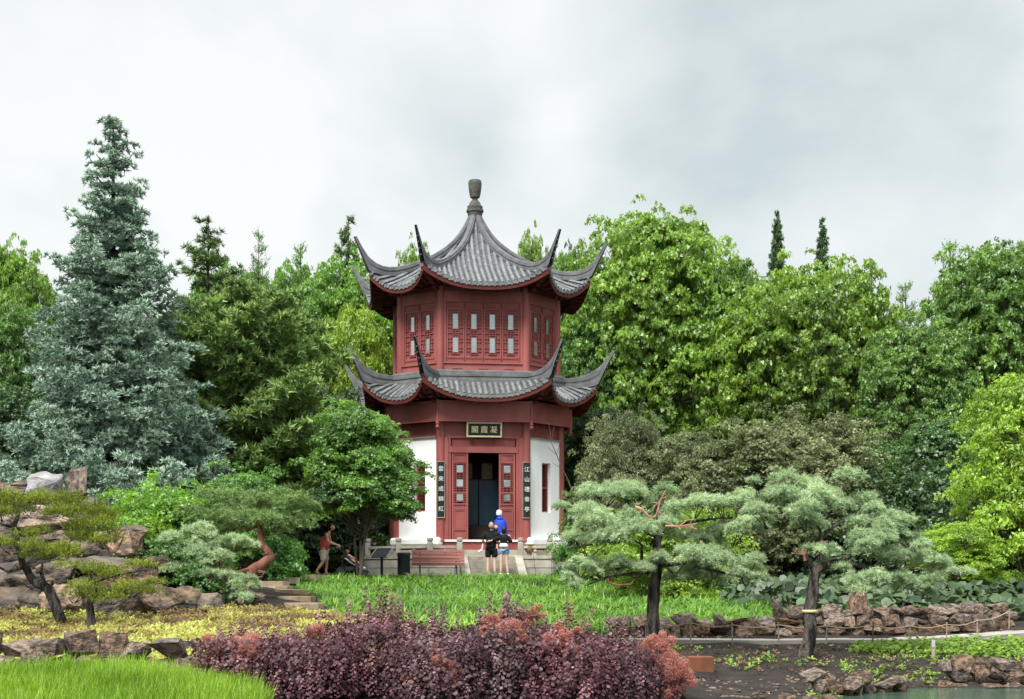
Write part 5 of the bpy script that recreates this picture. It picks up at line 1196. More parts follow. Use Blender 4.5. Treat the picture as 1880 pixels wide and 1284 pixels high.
N1 = niwaki('cloud_pine', 'blue-green cloud-pruned pine, the one nearer the pavilion, with broken orange branch stubs', (1202, 1190, 26.0),
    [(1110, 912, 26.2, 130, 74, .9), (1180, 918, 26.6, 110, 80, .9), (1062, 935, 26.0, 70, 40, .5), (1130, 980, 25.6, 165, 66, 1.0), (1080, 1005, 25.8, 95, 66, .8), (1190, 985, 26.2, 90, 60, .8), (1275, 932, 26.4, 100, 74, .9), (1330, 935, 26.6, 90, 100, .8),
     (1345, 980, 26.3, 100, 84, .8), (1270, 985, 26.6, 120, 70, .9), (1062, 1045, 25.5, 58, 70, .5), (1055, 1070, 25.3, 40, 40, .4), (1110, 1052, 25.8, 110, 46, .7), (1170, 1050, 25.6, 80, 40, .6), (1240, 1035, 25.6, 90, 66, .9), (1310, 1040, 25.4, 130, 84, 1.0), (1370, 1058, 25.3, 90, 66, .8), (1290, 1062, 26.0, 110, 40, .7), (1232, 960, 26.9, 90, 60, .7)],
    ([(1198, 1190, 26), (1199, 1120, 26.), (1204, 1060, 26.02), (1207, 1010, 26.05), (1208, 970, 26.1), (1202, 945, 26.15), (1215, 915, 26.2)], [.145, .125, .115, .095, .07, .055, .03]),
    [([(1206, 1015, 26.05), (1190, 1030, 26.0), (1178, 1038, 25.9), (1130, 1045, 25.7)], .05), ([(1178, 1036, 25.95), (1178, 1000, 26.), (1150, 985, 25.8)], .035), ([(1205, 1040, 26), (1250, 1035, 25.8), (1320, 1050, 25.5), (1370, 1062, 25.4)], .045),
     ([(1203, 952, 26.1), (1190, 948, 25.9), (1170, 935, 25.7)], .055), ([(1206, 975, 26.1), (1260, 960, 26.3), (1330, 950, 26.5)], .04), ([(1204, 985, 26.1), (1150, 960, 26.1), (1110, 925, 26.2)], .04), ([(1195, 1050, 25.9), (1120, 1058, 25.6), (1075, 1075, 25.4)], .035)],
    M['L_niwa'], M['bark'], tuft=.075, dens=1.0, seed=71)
def stubs(root, segs, name, m, rd=.02):
    b = MB(); o = root.location
    for s in segs: q = [P(*a) - o for a in s[0]]; b.tube(q, np.linspace(s[1], s[1] * .4, len(q)).tolist(), 6)
    b.build(name, m, root, smooth=True)
stubs(N1, [([(1168, 932, 25.4), (1178, 935, 25.3), (1190, 948, 25.3), (1202, 950, 25.3)], .035), ([(1202, 950, 25.3), (1207, 940, 25.3), (1220, 946, 25.3)], .02), ([(1207, 940, 25.3), (1212, 920, 25.3), (1222, 900, 25.3)], .018), ([(1212, 925, 25.3), (1196, 922, 25.3)], .012), ([(1214, 915, 25.3), (1226, 912, 25.3)], .010),
           ([(1222, 966, 25.3), (1245, 967, 25.2), (1258, 965, 25.2), (1280, 972, 25.2)], .020), ([(1248, 966, 25.2), (1262, 955, 25.2), (1272, 954, 25.2)], .013), ([(1256, 966, 25.2), (1266, 976, 25.2)], .012), ([(1258, 965, 25.2), (1278, 962, 25.2)], .010), ([(1252, 966, 25.2), (1268, 962, 25.2), (1270, 952, 25.2)], .010)], 'broken_branch', M['deadwood'])
stubs(N1, [([(1116, 1062, 25.2), (1118, 1070, 25.2), (1135, 1075, 25.2), (1158, 1073, 25.2), (1163, 1067, 25.2)], .022), ([(1207, 1010, 25.85), (1206, 1025, 25.85)], .10)], 'bare_loop', M['barkred'])
N2 = niwaki('cloud_pine', 'blue-green cloud-pruned pine leaning right with a yellow band round its trunk', (1482, 1208, 24.5),
    [(1450, 920, 25.0, 130, 84, 1.0), (1520, 922, 25.2, 130, 80, 1.0), (1570, 935, 25.2, 90, 60, .8), (1410, 950, 24.8, 80, 80, .7), (1480, 960, 24.6, 110, 66, .9), (1395, 915, 25.2, 60, 56, .6), (1590, 975, 24.8, 120, 76, 1.), (1640, 975, 25.0, 110, 70, .9), (1680, 1000, 24.8, 80, 50, .7),
     (1570, 1010, 24.6, 100, 60, .8), (1640, 1030, 24.8, 130, 56, 1.), (1710, 1045, 24.6, 90, 40, .7), (1755, 1050, 24.5, 50, 24, .4), (1600, 1075, 24.3, 110, 50, .8), (1670, 1075, 24.5, 100, 56, .8), (1505, 1015, 24.5, 50, 46, .5), (1530, 1045, 24.7, 60, 40, .5), (1690, 1090, 24.5, 60, 36, .5)],
    ([(1480, 1208, 24.5), (1486, 1160, 24.5), (1490, 1110, 24.5), (1492, 1070, 24.5), (1503, 1043, 24.5), (1535, 1032, 24.6), (1590, 1040, 24.7), (1640, 1052, 24.8)], [.15, .125, .115, .11, .09, .06, .045, .02]),
    [([(1496, 1050, 24.5), (1485, 1030, 24.5), (1478, 1018, 24.4)], .06), ([(1505, 1040, 24.5), (1508, 1000, 24.7), (1506, 975, 24.9), (1480, 930, 25)], .05), ([(1506, 985, 24.8), (1540, 960, 25), (1600, 950, 25.1)], .035), ([(1540, 1030, 24.6), (1600, 1005, 24.7), (1660, 990, 24.9)], .03), ([(1590, 1040, 24.7), (1640, 1075, 24.5)], .025), ([(1600, 1040, 24.7), (1680, 1045, 24.6), (1740, 1050, 24.5)], .025)],
    M['L_niwa'], M['bark'], tuft=.075, dens=1.0, seed=72)
stubs(N2, [([(1478, 1030, 24.2), (1476, 1018, 24.2), (1462, 1017, 24.2), (1455, 1009, 24.2)], .03), ([(1476, 1020, 24.2), (1481, 1008, 24.2)], .028), ([(1506, 998, 24.6), (1520, 994, 24.6)], .03)], 'broken_branch', M['barkred'])
b = MB(); tpz = P(1487, 1122, 24.5) - N2.location; b.lathe([(.13, -.02), (.135, 0), (.13, .02)], 14, tpz); b.build('trunk_band', M['L_litter'] if False else mat('yellow_band', (.60, .56, .28), rough=.6), N2)

# left group
N3 = niwaki('cloud_pine', 'green cloud-pruned pine with bent red-brown trunk left of the stone steps', (470, 1062, 33.5),
    [(405, 945, 34, 130, 66, 1.2), (470, 930, 34, 130, 60, 1.2), (530, 940, 34, 100, 66, 1.1), (500, 965, 33.6, 130, 50, 1.1), (545, 975, 33.8, 60, 46, .8), (440, 960, 33.6, 110, 46, 1.), (390, 975, 33.8, 60, 40, .7)],
    ([(440, 1068, 33.2), (462, 1046, 33.3), (480, 1040, 33.4), (497, 1022, 33.5), (490, 1012, 33.5), (480, 1002, 33.5), (478, 985, 33.6), (476, 965, 33.7)], [.12, .14, .15, .11, .10, .11, .09, .06]),
    [([(478, 1040, 33.4), (455, 1046, 33.2), (428, 1052, 33.)], .075), ([(470, 1050, 33.3), (485, 1052, 33.3), (480, 1060, 33.2), (452, 1064, 33.)], .055), ([(476, 968, 33.7), (510, 950, 33.8), (530, 945, 34)], .05), ([(476, 968, 33.7), (440, 950, 33.8), (405, 950, 34)], .05)],
    M['L_niwb'], M['barkred'], tuft=.10, dens=.9, seed=73)
N4 = niwaki('cloud_pine', 'low blue-green pine pads below the bent-trunk pine beside the rock edge', (400, 1075, 32.0),
    [(345, 985, 32.4, 90, 50, .9), (380, 1000, 32.2, 70, 40, .8), (430, 1002, 32.1, 70, 30, .7), (370, 1025, 32., 110, 40, .9), (350, 1048, 31.8, 80, 36, .8), (385, 1060, 31.6, 60, 30, .6), (425, 1062, 31.4, 56, 26, .6), (445, 1078, 31.2, 60, 26, .6), (440, 1100, 30.8, 50, 26, .5)],
    ([(405, 1078, 32.0), (408, 1055, 32.1), (404, 1030, 32.2), (398, 1010, 32.3)], [.07, .06, .05, .03]),
    [([(406, 1045, 32.1), (410, 1040, 31.9), (430, 1050, 31.6), (440, 1065, 31.3)], .03), ([(403, 1030, 32.1), (370, 1028, 32.)], .03)],
    M['L_niwa'], M['barkred'], tuft=.09, dens=.9, seed=74)
HM = niwaki('hemlock', 'yellow-green layered conifer with dark twisting trunk in front of the rockery', (95, 1085, 28.5),
    [(30, 925, 28.6, 110, 30, 1.), (95, 930, 28.4, 120, 32, 1.), (150, 950, 28.4, 110, 36, .9), (170, 975, 28.2, 100, 44, .8), (190, 1000, 28.2, 70, 30, .7), (60, 945, 28.2, 120, 26, .9), (20, 1010, 28, 90, 28, .8), (70, 1020, 27.8, 120, 30, .9), (120, 1022, 27.9, 70, 24, .7), (100, 990, 28.3, 110, 26, .8), (200, 955, 28.5, 50, 22, .5), (5, 950, 28.4, 60, 26, .6)],
    ([(120, 1090, 28.3), (90, 1082, 28.4), (60, 1065, 28.5), (42, 1035, 28.5), (32, 1000, 28.5), (26, 965, 28.5), (36, 940, 28.5)], [.12, .11, .09, .08, .07, .055, .03]),
    [([(85, 1080, 28.4), (75, 1050, 28.2), (78, 1035, 28.1)], .05), ([(45, 1040, 28.5), (15, 1050, 28.3), (-5, 1040, 28.2)], .05), ([(28, 970, 28.5), (0, 962, 28.5)], .035), ([(34, 1005, 28.5), (65, 995, 28.4), (110, 990, 28.4)], .03), ([(28, 975, 28.5), (80, 980, 28.3), (140, 965, 28.4)], .03)],
    M['L_hem'], M['bark'], tuft=.105, dens=1.9, seed=75, temps=TSf, cat='conifer', tone0=.48)
HM2 = niwaki('hemlock', 'low spreading yellow-green conifer across the base of the rockery', (165, 1130, 27.0),
    [(165, 1055, 27.3, 100, 36, .8), (190, 1085, 27.1, 110, 34, .8), (240, 1090, 27., 90, 26, .7), (215, 1062, 27.2, 60, 20, .5), (265, 1045, 27.2, 70, 16, .4), (280, 1078, 27.1, 46, 14, .4), (135, 1100, 26.9, 50, 26, .5), (205, 1105, 26.9, 60, 20, .5)],
    ([(165, 1140, 27.0), (166, 1110, 27.1), (172, 1080, 27.1), (170, 1060, 27.2)], [.10, .085, .06, .03]),
    [([(170, 1085, 27.1), (220, 1080, 27.1), (285, 1070, 27.1)], .03), ([(170, 1070, 27.1), (220, 1055, 27.1), (290, 1042, 27.2)], .025)],
    M['L_hem'], M['bark'], tuft=.105, dens=1.9, seed=76, temps=TSf, cat='conifer', tone0=.45)
# shrubs
def shrub(name, label, px, Y, H, W, m, seed, leaf=.15, dens=.75, temps=TLs, color=(1, 1, 1), lobe=.24, base=.05, env=dome, sub_r=.26, nl=14, cat='shrub', tone0=.45, sy=1., group=None):
    D = decid(seed, H, W, base, nl, env, m, M['barkgrey'], leaf=leaf, dens=dens, temps=temps, tone0=tone0, lobe=lobe, trunks=2, sub_r=sub_r)
    return tree(name, D, px, Y, label, cat, s=(1, sy, 1), color=color, group=group), D
shrub('leafy_shrub', 'bright green spreading shrub behind the low pine pads', 300, 34.5, 2.2, 2.4, M['L_lime'], 81, color=(.8, 1., .9))
shrub('leafy_shrub', 'fresh green shrub between the rockery and the low pine pads', 268, 33.5, 1.6, 1.7, M['L_lime'], 82, color=(.95, 1., .7))
shrub('leafy_shrub', 'dark round shrub under the dull pine behind the bent-trunk pine', 455, 42, 3.0, 2.2, M['L_mid'], 83, color=(.7, .9, .8))
shrub('leafy_shrub', 'green leafy shrub at the top of the stone steps', 503, 43, 1.2, 1.7, M['L_mid'], 84, color=(.8, 1.15, 1.), leaf=.2)
shrub('leafy_shrub', 'dark green shrub under the low pine pads beside the rock edge', 330, 32.8, 1.15, 2.2, M['L_mid'], 85, color=(.55, .75, .7))
shrub('leafy_shrub', 'yellow-green shrub behind the trunk of the left cloud pine', 1225, 38, 2.1, 3.6, M['L_lime'], 86, color=(1.1, 1.1, .8), sy=.6)
shrub('leafy_shrub', 'dark low shrub right of the pavilion terrace behind the cloud pine', 1100, 46, 2.3, 2.6, M['L_mid'], 87, color=(.8, 1., .8))
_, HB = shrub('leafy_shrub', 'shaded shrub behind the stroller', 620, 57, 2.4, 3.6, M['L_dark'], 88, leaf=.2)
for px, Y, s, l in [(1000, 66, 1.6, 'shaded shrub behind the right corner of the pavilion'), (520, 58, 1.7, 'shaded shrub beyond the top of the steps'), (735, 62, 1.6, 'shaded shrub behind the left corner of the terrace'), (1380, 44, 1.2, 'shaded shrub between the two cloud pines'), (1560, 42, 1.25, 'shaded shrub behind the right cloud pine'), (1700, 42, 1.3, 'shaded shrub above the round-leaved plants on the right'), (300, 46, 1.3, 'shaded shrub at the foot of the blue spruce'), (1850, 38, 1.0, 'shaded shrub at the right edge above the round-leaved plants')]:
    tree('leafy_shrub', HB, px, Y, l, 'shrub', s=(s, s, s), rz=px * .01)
# shaded undergrowth closing the wood behind
r = np.random.default_rng(9); n = 9000; xs = r.uniform(-34, 34, n); ys = r.uniform(62, 80, n); zz = gz(xs, ys) + r.uniform(0, 1, n) ** 1.2 * 6.5
V, T, t = merge(TLf, np.c_[xs, ys, zz], basis(r.normal(size=(n, 3)) * .5 + [0, -.5, .6], r), .8, .3 + r.normal(size=n) * .12, r)
tag(link('undergrowth', tri_mesh('undergrowth', V, T, t, M['L_dark'])), 'dark undergrowth of the wood behind the pavilion', kind='stuff')

# ------------------------------------------------------------------ smoke bushes
def smoke_bush(px, Y, H, W, D_, seed, label, plumes, pinkness=0.):
    r = np.random.default_rng(seed); x = PX(px, Y); g = gz1(x, Y); root = empty('smoke_bush', (x, Y, g), label, 'smoke bush', 'purple smoke bushes in the foreground')
    tb = MB(); Ps, Ns, Ts, Ss = [], [], [], []
    ns = int(105 * W * D_)
    for i in range(ns):
        a = r.uniform(0, 2 * math.pi); q = math.sqrt(r.uniform()); bx, by = math.cos(a) * q, math.sin(a) * q; hh = H * (max(0, 1 - (q * .92) ** 2)) ** .62 * r.uniform(.62, 1.06) + (r.uniform() < .30) * r.uniform(.05, .26)
        tip = np.array([bx * W / 2, by * D_ / 2, max(.25, hh)]); ln = r.uniform(.22, .42); d = unit(np.array([bx * .45, by * .45, 1.]) + r.normal(size=3) * .14); st = tip - d * ln
        if i % 4 == 0: tb.tube([(bx * .1, by * .1, 0), tuple(st * .6), tuple(st), tuple(tip)], [.014, .008, .005, .002], 4, False)
        n = int(ln / .0105); s = (np.arange(n) + r.uniform(0, 1, n)) / n; an = np.arange(n) * 2.4 + r.uniform(0, 6); u = unit(np.cross(d, [0, 0, 1.]) + 1e-6); v = np.cross(d, u); rad = (.046 * (1.15 - s * .75))
        o = np.cos(an)[:, None] * u + np.sin(an)[:, None] * v; Ps.append(st + d * (s * ln)[:, None] + o * rad[:, None]); Ns.append(o * .55 + d * .8 + r.normal(size=(n, 3)) * .25)
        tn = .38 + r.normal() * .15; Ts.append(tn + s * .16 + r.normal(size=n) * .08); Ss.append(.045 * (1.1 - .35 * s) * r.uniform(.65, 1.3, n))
    # inner leaves down the skirt
    n = int(1900 * W); a = r.uniform(0, 2 * math.pi, n); q = r.uniform(.55, 1.0, n); z = r.uniform(.02, .75, n) * H
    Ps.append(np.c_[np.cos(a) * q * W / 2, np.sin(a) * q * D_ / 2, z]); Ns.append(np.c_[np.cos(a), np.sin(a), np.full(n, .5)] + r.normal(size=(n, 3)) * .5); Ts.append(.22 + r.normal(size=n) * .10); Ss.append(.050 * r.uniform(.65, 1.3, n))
    P_, N_, T_, S_ = map(np.concatenate, (Ps, Ns, Ts, Ss)); T_ = T_ + pinkness
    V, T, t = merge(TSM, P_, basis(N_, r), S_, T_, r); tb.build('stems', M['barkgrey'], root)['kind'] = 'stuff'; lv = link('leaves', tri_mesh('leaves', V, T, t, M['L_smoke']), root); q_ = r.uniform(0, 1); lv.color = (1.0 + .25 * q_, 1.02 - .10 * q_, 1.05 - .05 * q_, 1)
    for (ppx, ppy, rad) in plumes:
        # the plume sits on the near skin of the bush
        Yp = Y - D_ * .5 * r.uniform(.25, .75) if ppy > 1150 else Y - D_ * .12
        c = np.array(P(ppx, ppy, Yp)) - np.array([x, Y, g]); R0 = rad / F * Yp; k = int(5 + rad * .35); V_, T2, t2 = [], [], []
        cs = c + r.normal(size=(k, 3)) * R0 * np.array([.50, .3, .42]); n = int(150 * k * (R0 / .13) ** 1.4); kk = r.integers(0, k, n); dd = rdir(n, r)
        pp = cs[kk] + dd * R0 * .52 * r.uniform(.2, 1, (n, 1)) ** .5
        V, T, t = merge(TF, pp, basis(dd + r.normal(size=(n, 3)) * .3, r), .021, .45 + r.normal(size=n) * .13 + dd[:, 2] * .18, r)
        link('plume', tri_mesh('plume', V, T, t, M['L_plume']), root)
    return root
def t_disc(r, sides=5):
    V = [np.array([math.cos(2 * math.pi * j / sides) * .5, math.sin(2 * math.pi * j / sides) * .42, .06 * math.cos(4 * math.pi * j / sides)]) for j in range(sides)]
    return np.array(V), np.array([(0, j, j + 1) for j in range(1, sides - 1)]), np.full(sides, r.normal() * .05)
TSM = [t_disc(tr) for _ in range(4)]
TF = [t_needles(3, tr, .24) for _ in range(4)]
bushes = [(455, 18.6, .80, 1.35, 1.1, 'low purple smoke bush with pink plumes at the left end of the row', [(425, 1193, 26), (450, 1203, 22), (400, 1205, 24), (462, 1182, 22), (385, 1175, 14), (475, 1195, 18), (490, 1215, 18)], .10),
          (570, 18.4, .90, 1.3, 1.2, 'dark purple smoke bush second from the left of the row', [(580, 1160, 14), (545, 1235, 12)], .0),
          (690, 18.9, 1.16, 1.35, 1.3, 'tall dark purple smoke bush rising over the step slabs', [(640, 1190, 10), (735, 1225, 10)], .0),
          (800, 18.3, 1.08, 1.25, 1.3, 'purple smoke bush with bright pink plumes low in its middle', [(765, 1245, 20), (790, 1250, 16), (820, 1250, 20), (815, 1218, 16), (800, 1205, 14), (750, 1190, 12), (835, 1225, 12)], .05),
          (930, 18.8, 1.24, 1.35, 1.35, 'tallest purple smoke bush with salmon plumes at its top', [(900, 1148, 18), (940, 1160, 22), (925, 1135, 14), (965, 1135, 14), (985, 1128, 12), (952, 1170, 16), (890, 1160, 12), (905, 1200, 14), (912, 1215, 12), (960, 1145, 12)], .02),
          (1045, 18.5, 1.12, 1.3, 1.3, 'purple smoke bush with scattered pale pink plumes right of the tallest one', [(1015, 1180, 16), (1030, 1158, 12), (1048, 1188, 12), (1040, 1260, 18), (1035, 1165, 12), (1005, 1175, 12), (1060, 1160, 10)], .02),
          (1130, 18.9, .92, 1.15, 1.1, 'dark purple smoke bush beside the pink feathery end bush', [(1142, 1245, 20), (1112, 1268, 14), (1150, 1250, 14)], .0),
          (1212, 19.2, .66, .62, .7, 'pink feathery smoke bush covered in plumes at the right end of the row', [(1195, 1195, 26), (1215, 1190, 22), (1225, 1210, 26), (1200, 1225, 28), (1230, 1235, 28), (1250, 1240, 22), (1205, 1252, 26), (1232, 1262, 22), (1190, 1240, 20), (1216, 1180, 16), (1183, 1215, 18), (1245, 1222, 16), (1212, 1272, 18)], .15)]
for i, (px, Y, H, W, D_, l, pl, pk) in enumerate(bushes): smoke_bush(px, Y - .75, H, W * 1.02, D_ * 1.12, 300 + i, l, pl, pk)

# ------------------------------------------------------------------ ground plants
def inpoly(x, y, poly):
    c = np.zeros(len(x), bool); n = len(poly)
    for i in range(n):
        x0, y0 = poly[i]; x1, y1 = poly[(i + 1) % n]; k = ((y0 > y) != (y1 > y)) & (x < (x1 - x0) * (y - y0) / (y1 - y0 + 1e-12) + x0); c ^= k
    return c
def scatter(poly, n, r, near=0.):
    p = np.array(poly); lo, hi = p.min(0), p.max(0); x = r.uniform(lo[0], hi[0], n * 3); y = lo[1] + (hi[1] - lo[1]) * r.uniform(0, 1, n * 3) ** (1 + near); k = inpoly(x, y, poly); return x[k][:n], y[k][:n]
def vnoise(x, y, s, seed=0):
    return np.array([mnoise.noise(Vector((a * s + seed, b_ * s, seed * 1.7))) for a, b_ in zip(x, y)])
r = np.random.default_rng(77)
MOUND = [(-3.2, 28.9), (-3.7, 30.5), (-4.6, 35), (-6.2, 42), (-7.6, 48.3), (4.3, 48.9), (5.6, 45), (6.9, 39), (6.2, 33), (5.2, 28.8), (2.2, 28.4), (0, 28.6)]
x, y = scatter(MOUND, 8800, r, .55); tn = vnoise(x, y, .55, 3); tn2 = vnoise(x, y, 2.2, 5)
row = np.clip((31.2 - y) / 2, 0, 1) * (x < 0.3)
V, T, t = merge(TG, np.c_[x, y, gz(x, y) - .02], basis(np.c_[r.normal(size=len(x)) * .12, r.normal(size=len(x)) * .12 - .15, np.ones(len(x))], r), .265 * r.uniform(.7, 1.3, len(x)) * (1 + .4 * tn2), .40 + tn * .25 + tn2 * .25 + row * .28 + r.normal(size=len(x)) * .08, r)
tag(link('grass', tri_mesh('grass', V, T, t, M['L_grass'])), 'lush arching green grass covering the mound before the pavilion', kind='stuff')
LAWN = [(-12.6, 44), (-8.0, 44), (-7.4, 49), (-9, 54.5), (-5, 56.5), (-3.4, 60), (-12, 60)]
x, y = scatter(LAWN, 1500, r); V, T, t = merge(TG, np.c_[x, y, gz(x, y) - .02], basis(np.c_[r.normal(size=(len(x), 2)) * .2, np.ones(len(x))], r), .28, .4 + r.normal(size=len(x)) * .15, r)
tag(link('ground_plants', tri_mesh('ground_plants', V, T, t, M['L_mid'])), 'low green plants beside the walk under the trees', kind='stuff')
TALL = [(-6.2, 14.6), (-6.2, 17.8), (-3.9, 18.0), (-3.2, 17.6), (-2.7, 16.4), (-2.75, 14.4)]
x, y = scatter(TALL, 4300, r); hgt = .31 + .10 * vnoise(x, y, 1.3, 8)
V, T, t = merge(TT, np.c_[x, y, gz(x, y)], basis(np.c_[r.normal(size=(len(x), 2)) * .10, np.ones(len(x))], r), hgt * r.uniform(.8, 1.2, len(x)), .5 + r.normal(size=len(x)) * .12 + .3 * vnoise(x, y, .9, 4), r)
tag(link('tall_grass', tri_mesh('tall_grass', V, T, t, M['L_tall'])), 'bright fresh tall grass in the bottom left foreground', kind='stuff')
COVER = [(-8.6, 19.0), (-11.6, 30), (-10.5, 31.3), (-5.6, 31.0), (-4.6, 30.6), (-3.2, 29.6), (-2.4, 27), (-1.6, 23), (-1.2, 20.5), (-3, 19.2), (-5, 19.4)]
x, y = scatter(COVER, 17000, r, .15); a = vnoise(x, y, .8, 21); b2 = vnoise(x, y, 2.6, 13)
tcv = .52 + .9 * a + .55 * b2 - .25 * np.clip((y - 23) / 5, 0, 1) + .25 * (y < 22)
V, T, t = merge(TST, np.c_[x, y, gz(x, y) + r.uniform(.0, .12, len(x)) + .07 * b2], basis(np.c_[r.normal(size=(len(x), 2)) * .3 + [0, -.3], np.ones(len(x))], r), .085 * r.uniform(.6, 1.3, len(x)), tcv + r.normal(size=len(x)) * .12, r)
tag(link('ground_cover', tri_mesh('ground_cover', V, T, t, M['L_cover'])), 'yellow-green and rusty low ground cover below the rockery', kind='stuff')
W1 = [(5.7, 24.8), (6.2, 26.3), (11, 28), (11, 24.2), (8.8, 23.4), (7.0, 24.6)]
x, y = scatter(W1, 2600, r); k = vnoise(x, y, .9, 2) > -.28; x, y = x[k], y[k]
V, T, t = merge(TR5, np.c_[x, y, gz(x, y) + r.uniform(.02, .12, len(x))], basis(np.c_[r.normal(size=(len(x), 2)) * .3 + [0, -.3], np.ones(len(x))], r), .13 * r.uniform(.6, 1.3, len(x)), .45 + r.normal(size=len(x)) * .15, r)
tag(link('ground_plants', tri_mesh('ground_plants', V, T, t, M['L_weed'])), 'light green creeping plants on the soil in front of the path on the right', kind='stuff')
SB = [(2.5, 18.4), (4.6, 19.6), (2.2, 26.2), (5.5, 26.4), (9, 26.2), (9.5, 21.6), (6, 21.2)]
x, y = scatter(SB, 1100, r); k = vnoise(x, y, .8, 31) > .14; x, y = x[k], y[k]
V, T, t = merge(TR5 + TST, np.c_[x, y, gz(x, y) + r.uniform(.02, .06, len(x))], basis(np.c_[r.normal(size=(len(x), 2)) * .35 + [0, -.3], np.ones(len(x))], r), .075 * r.uniform(.4, 1.4, len(x)), .42 + r.normal(size=len(x)) * .2, r)
tag(link('weeds', tri_mesh('weeds', V, T, t, M['L_weed'])), 'small scattered weeds on the dark soil bed', kind='stuff')
x, y = scatter(SB, 1400, r); V, T, t = merge(TST, np.c_[x, y, gz(x, y) + .02], basis(np.c_[r.normal(size=(len(x), 2)) * .4, np.ones(len(x))], r), .05 * r.uniform(.4, 1.3, len(x)), .35 + r.normal(size=len(x)) * .25, r)
tag(link('leaf_litter', tri_mesh('leaf_litter', V, T, t, M['L_litter'])), 'fallen leaf litter on the dark soil bed', kind='stuff')
# round-leaved (butterbur) plants
BB = [(5.6, 30.6), (6.2, 38), (7.4, 42), (16, 42), (15.5, 31.5), (10, 30.4)]
x, y = scatter(BB, 4200, r, .35); hh = .22 + .30 * np.clip((y - 30.5) / 2.5, 0, 1) + .22 * vnoise(x, y, .9, 6)
V, T, t = merge(TRd, np.c_[x, y, gz(x, y) + np.maximum(.05, hh * r.uniform(.75, 1.1, len(x)))], basis(np.c_[r.normal(size=(len(x), 2)) * .38 + [0, -.45], np.ones(len(x))], r), .26 * r.uniform(.5, 1.3, len(x)), .42 + .4 * vnoise(x, y, .6, 9) + r.normal(size=len(x)) * .13, r)
tag(link('round_leaved_plants', tri_mesh('round_leaved_plants', V, T, t, M['L_butter'])), 'dense dark round-leaved plants behind the rock edging on the right', kind='stuff')
x, y = scatter([(4.8, 33), (5.8, 42), (9, 44), (8, 34)], 500, r)
V, T, t = merge(TRd, np.c_[x, y, gz(x, y) + r.uniform(.1, .5, len(x))], basis(np.c_[r.normal(size=(len(x), 2)) * .35 + [0, -.35], np.ones(len(x))], r), .26, .5 + r.normal(size=len(x)) * .15, r)
tag(link('round_leaved_plants', tri_mesh('round_leaved_plants', V, T, t, M['L_butter'])), 'dark round-leaved plants at the right end of the grass mound', kind='stuff')

# ------------------------------------------------------------------ stone work
dry_wall('rock_edging', 'line of broken dark rocks edging the foot of the grass mound behind the pale path', [(1.6, 28.1), (3.2, 28.15), (5.4, 28.3)], 2, .33, seed=4, meshes=ROCKS)
dry_wall('rock_edging', 'long bank of tumbled brown rocks edging the path below the round-leaved plants', [(5.2, 28.4), (7.2, 28.1), (8.8, 28.7), (10.1, 29.6)], 3, .31, seed=5, jit=.16)
dry_wall('pond_edging', 'group of brown rocks on the pond bank at the bottom right corner', [(6.0, 21.35), (7.2, 21.35), (8.1, 21.4)], 3, .30, seed=6, jit=.12, lift=-.10)
dry_wall('pond_edging', 'group of brown rocks on the pond bank at the bottom centre right', [(3.9, 19.6), (4.6, 19.9), (5.5, 20.7)], 3, .27, seed=7, jit=.16, lift=-.10)
dry_wall('pond_edging', 'scattered low rocks by the water below the steel box', [(2.6, 18.5), (3.3, 18.6), (4.0, 19.0)], 1, .24, seed=8, jit=.2, skip=.3, lift=-.08)
dry_wall('pond_edging', 'scattered rocks on the pond bank at the far right edge', [(8.0, 21.7), (9.2, 21.8)], 1, .3, seed=18, jit=.2, skip=.2, lift=-.10)
dry_wall('rock_edging', 'broken line of rocks between the tall grass and the yellow ground cover', [(-7.2, 18.9), (-6.2, 18.7), (-5.1, 19.0), (-4.2, 18.8)], 2, .42, seed=9, jit=.22, skip=.12)
def single(name, px, Y, d, label, mesh, rz=0, tilt=0, m=None, sink=.25, cat='rock', group=None):
    x = PX(px, Y); z = gz1(x, Y); o = link(name, mesh); 
    setrock(o, (x, Y, z + d[2] * (.5 - sink)), d, rz, tilt); return tag(o, label, cat, group)
single('rock', 1430, 28.6, (.42, .38, .78), 'upright grey stone at the right end of the grass mound', BIGR[1], .4, .05, sink=.15)
single('rock', 1574, 28.6, (.34, .34, .95), 'narrow upright brown stone standing among the tumbled path rocks', BIGB[2], .2, .04, sink=.12)
single('rock', 1800, 28.9, (.55, .45, .42), 'dark pointed rock at the right end of the path rocks', BIGR[3], .3, .1, sink=.2)
single('rock', 345, 20.6, (.50, .42, .38), 'dark brown boulder left of the first smoke bush', BIGR[4], 1.0, .1)
single('rock', 358, 19.6, (.36, .34, .26), 'brown rock below the dark boulder left of the first smoke bush', BIGB[1], 2.0, .1)
single('rock', 205, 20.6, (.26, .24, .26), 'small reddish rock in the yellow ground cover', BIGB[0], .5)
single('rock', 470, 31.0, (.55, .5, .52), 'dark angular boulder at the foot of the stone steps', BIGR[5], .5, sink=.2)
single('rock', 455, 31.9, (.40, .4, .45), 'black boulder behind the one at the foot of the steps', BIGR[6], 1.5, sink=.2)
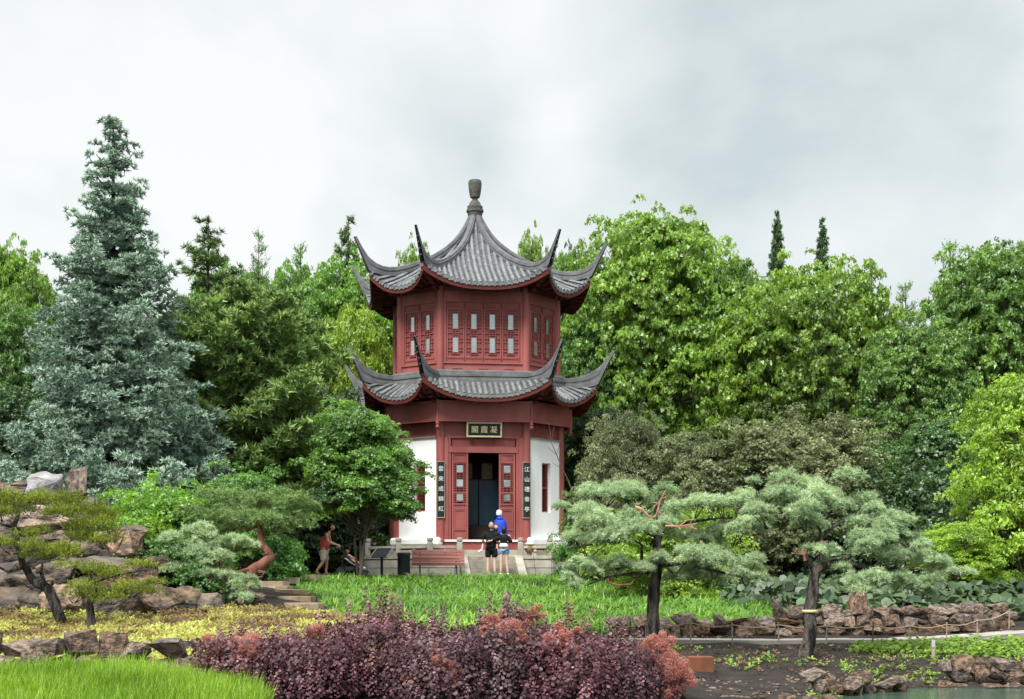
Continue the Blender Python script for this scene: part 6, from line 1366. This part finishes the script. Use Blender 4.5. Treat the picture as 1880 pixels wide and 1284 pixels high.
# rockery
def rockery():
    root = empty('rockery', (PX(120, 31.5), 31.5, gz1(PX(120, 31.5), 31.5)), 'stacked dark boulder rockery behind the yellow-green conifer on the left', 'rockery'); o = root.location.copy()
    rows = [ # px,py(centre),Y,w(px),h(px),kind
     (20, 1115, 31.2, 120, 70, 0), (75, 1120, 31.0, 80, 62, 0), (120, 1112, 30.8, 70, 66, 1), (155, 1118, 30.9, 60, 60, 0), (205, 1122, 30.8, 80, 54, 0), (255, 1118, 30.7, 70, 56, 0), (300, 1112, 30.6, 80, 66, 1), (340, 1108, 30.6, 60, 54, 0), (375, 1112, 30.7, 66, 44, 0),
     (0, 1070, 31.6, 100, 66, 0), (60, 1078, 31.6, 100, 56, 0), (110, 1062, 31.6, 80, 60, 0), (170, 1085, 31.4, 80, 50, 0), (230, 1072, 31.4, 110, 46, 1), (215, 1040, 31.8, 150, 40, 0), (290, 1038, 31.8, 60, 34, 0),
     (215, 1003, 32.2, 80, 54, 1), (165, 1010, 32.4, 90, 60, 0), (110, 1015, 32.5, 90, 70, 1), (50, 1020, 32.6, 110, 70, 0), (-10, 1015, 32.6, 90, 80, 0), (240, 985, 32.6, 60, 34, 0),
     (20, 965, 33.0, 110, 60, 1), (95, 965, 33.0, 110, 66, 1), (150, 960, 33.0, 60, 76, 0), (25, 915, 33.4, 80, 46, 0), (105, 925, 33.4, 90, 40, 0), (-15, 905, 33.4, 60, 40, 0), (55, 900, 33.5, 70, 30, 0), (142, 905, 33.4, 34, 74, 1)]
    rr2 = np.random.default_rng(12)
    for (px, py, Y, w, h, k) in rows:
        p = P(px, py, Y); W_ = w / F * Y; H_ = h / F * Y; m_ = (BIGB if k else BIGR); setrock(link('boulder', m_[rr2.integers(len(m_))], root), p - o, (W_ * 1.18, max(W_, H_) * .95, H_ * 1.25), rr2.uniform(-.3, .3), rr2.uniform(-.1, .1))
    # core of packed stones behind
    for i in range(10):
        p = P(10 + i * 28, 1050 - i * 2, 33.5); setrock(link('boulder', BIGR[i % 7], root), p - o, (1.5, 1.6, 1.6 - .07 * i), i * 1.1)
rockery()
m_g = rock_mesh('boulder', 262, M['rockgrey'], 15, 1, rough=.08)
q = P(84, 895, 33.0); o_ = link('rock', m_g); setrock(o_, q, (.92, .8, .72), .3, .1); tag(o_, 'pale grey pointed boulder on top of the rockery', 'rock')
# stone steps left of the mound
def garden_steps():
    st = [(600, 1145, 29.0, 150, 10), (650, 1136, 28.9, 110, 10), (575, 1128, 30.5, 90, 9), (560, 1114, 32.2, 80, 9), (545, 1104, 34.0, 76, 9), (535, 1093, 36, 70, 10), (505, 1085, 38, 70, 12), (500, 1075, 40, 62, 12), (512, 1066, 42.5, 80, 8), (540, 1060, 45, 100, 6)]
    root = empty('stone_steps', (PX(575, 31), 31, gz1(PX(575, 31), 31)), 'irregular tan stone slab steps climbing beside the grass mound', 'steps'); o = root.location.copy()
    r2 = np.random.default_rng(14)
    for i, (px, py, Y, w, h) in enumerate(st):
        W_ = w / F * Y; n = 9; poly = [(math.cos(2 * math.pi * k / n) * W_ / 2 * r2.uniform(.88, 1.08), math.sin(2 * math.pi * k / n) * .42 * r2.uniform(.85, 1.1)) for k in range(n)]
        b = MB(); th = h / F * Y + .05; b.prism(poly, -th, 0); z = P(px, py, Y).z + th * .5; x = PX(px, Y); z = max(z, gz1(x, Y) + .07)
        b.build('slab', M['flag'], root, loc=Vector((x, Y, z)) - o)
garden_steps()

if 0: print('TRIS', sum(len(m.polygons) for m in bpy.data.meshes))

# loose stones and clods on the soil and banks
r = np.random.default_rng(91)
def t_stone(r):
    V = unit(r.normal(size=(9, 3))) * r.uniform(.75, 1, (9, 1)) * np.array([.5, .42, .3]); bm = bmesh.new()
    for p in V: bm.verts.new(p.tolist())
    bmesh.ops.convex_hull(bm, input=bm.verts); bmesh.ops.delete(bm, geom=[v for v in bm.verts if not v.link_faces], context='VERTS'); bmesh.ops.triangulate(bm, faces=bm.faces); bm.verts.index_update()
    V = np.array([v.co[:] for v in bm.verts]); T = np.array([[v.index for v in f.verts] for f in bm.faces]); bm.free(); return V, T, np.zeros(len(V))
TSN = [t_stone(tr) for _ in range(6)]
def loose(poly, n, size, name, label, m, seed):
    r = np.random.default_rng(seed); x, y = scatter(poly, n, r); V, T, t = merge(TSN, np.c_[x, y, gz(x, y) + .0], basis(np.c_[r.normal(size=(len(x), 2)) * .3, np.ones(len(x))], r), size * r.uniform(.3, 1.0, len(x)) ** 2 + .02, .5, r)
    tag(link(name, tri_mesh(name, V, T, t, m)), label, kind='stuff')
loose([(2.4, 18.2), (4.4, 19.4), (6, 21.2), (10, 21.4), (10, 22.5), (5, 22.2), (2.5, 21.5)], 420, .13, 'gravel', 'small loose stones scattered along the pond bank', M['rock'], 1)
loose([(2.4, 21), (2.2, 26.4), (9.5, 26.4), (10, 21.6)], 900, .05, 'soil_clods', 'small clods of dark soil on the planting bed', M['soil'], 2)
loose([(1.4, 27.8), (5, 28.2), (8.6, 28.4), (10.5, 29.6), (10.8, 29.0), (8.6, 27.9), (5, 27.7)], 300, .10, 'gravel', 'small stones lying along the far side of the garden path', M['rock'], 3)
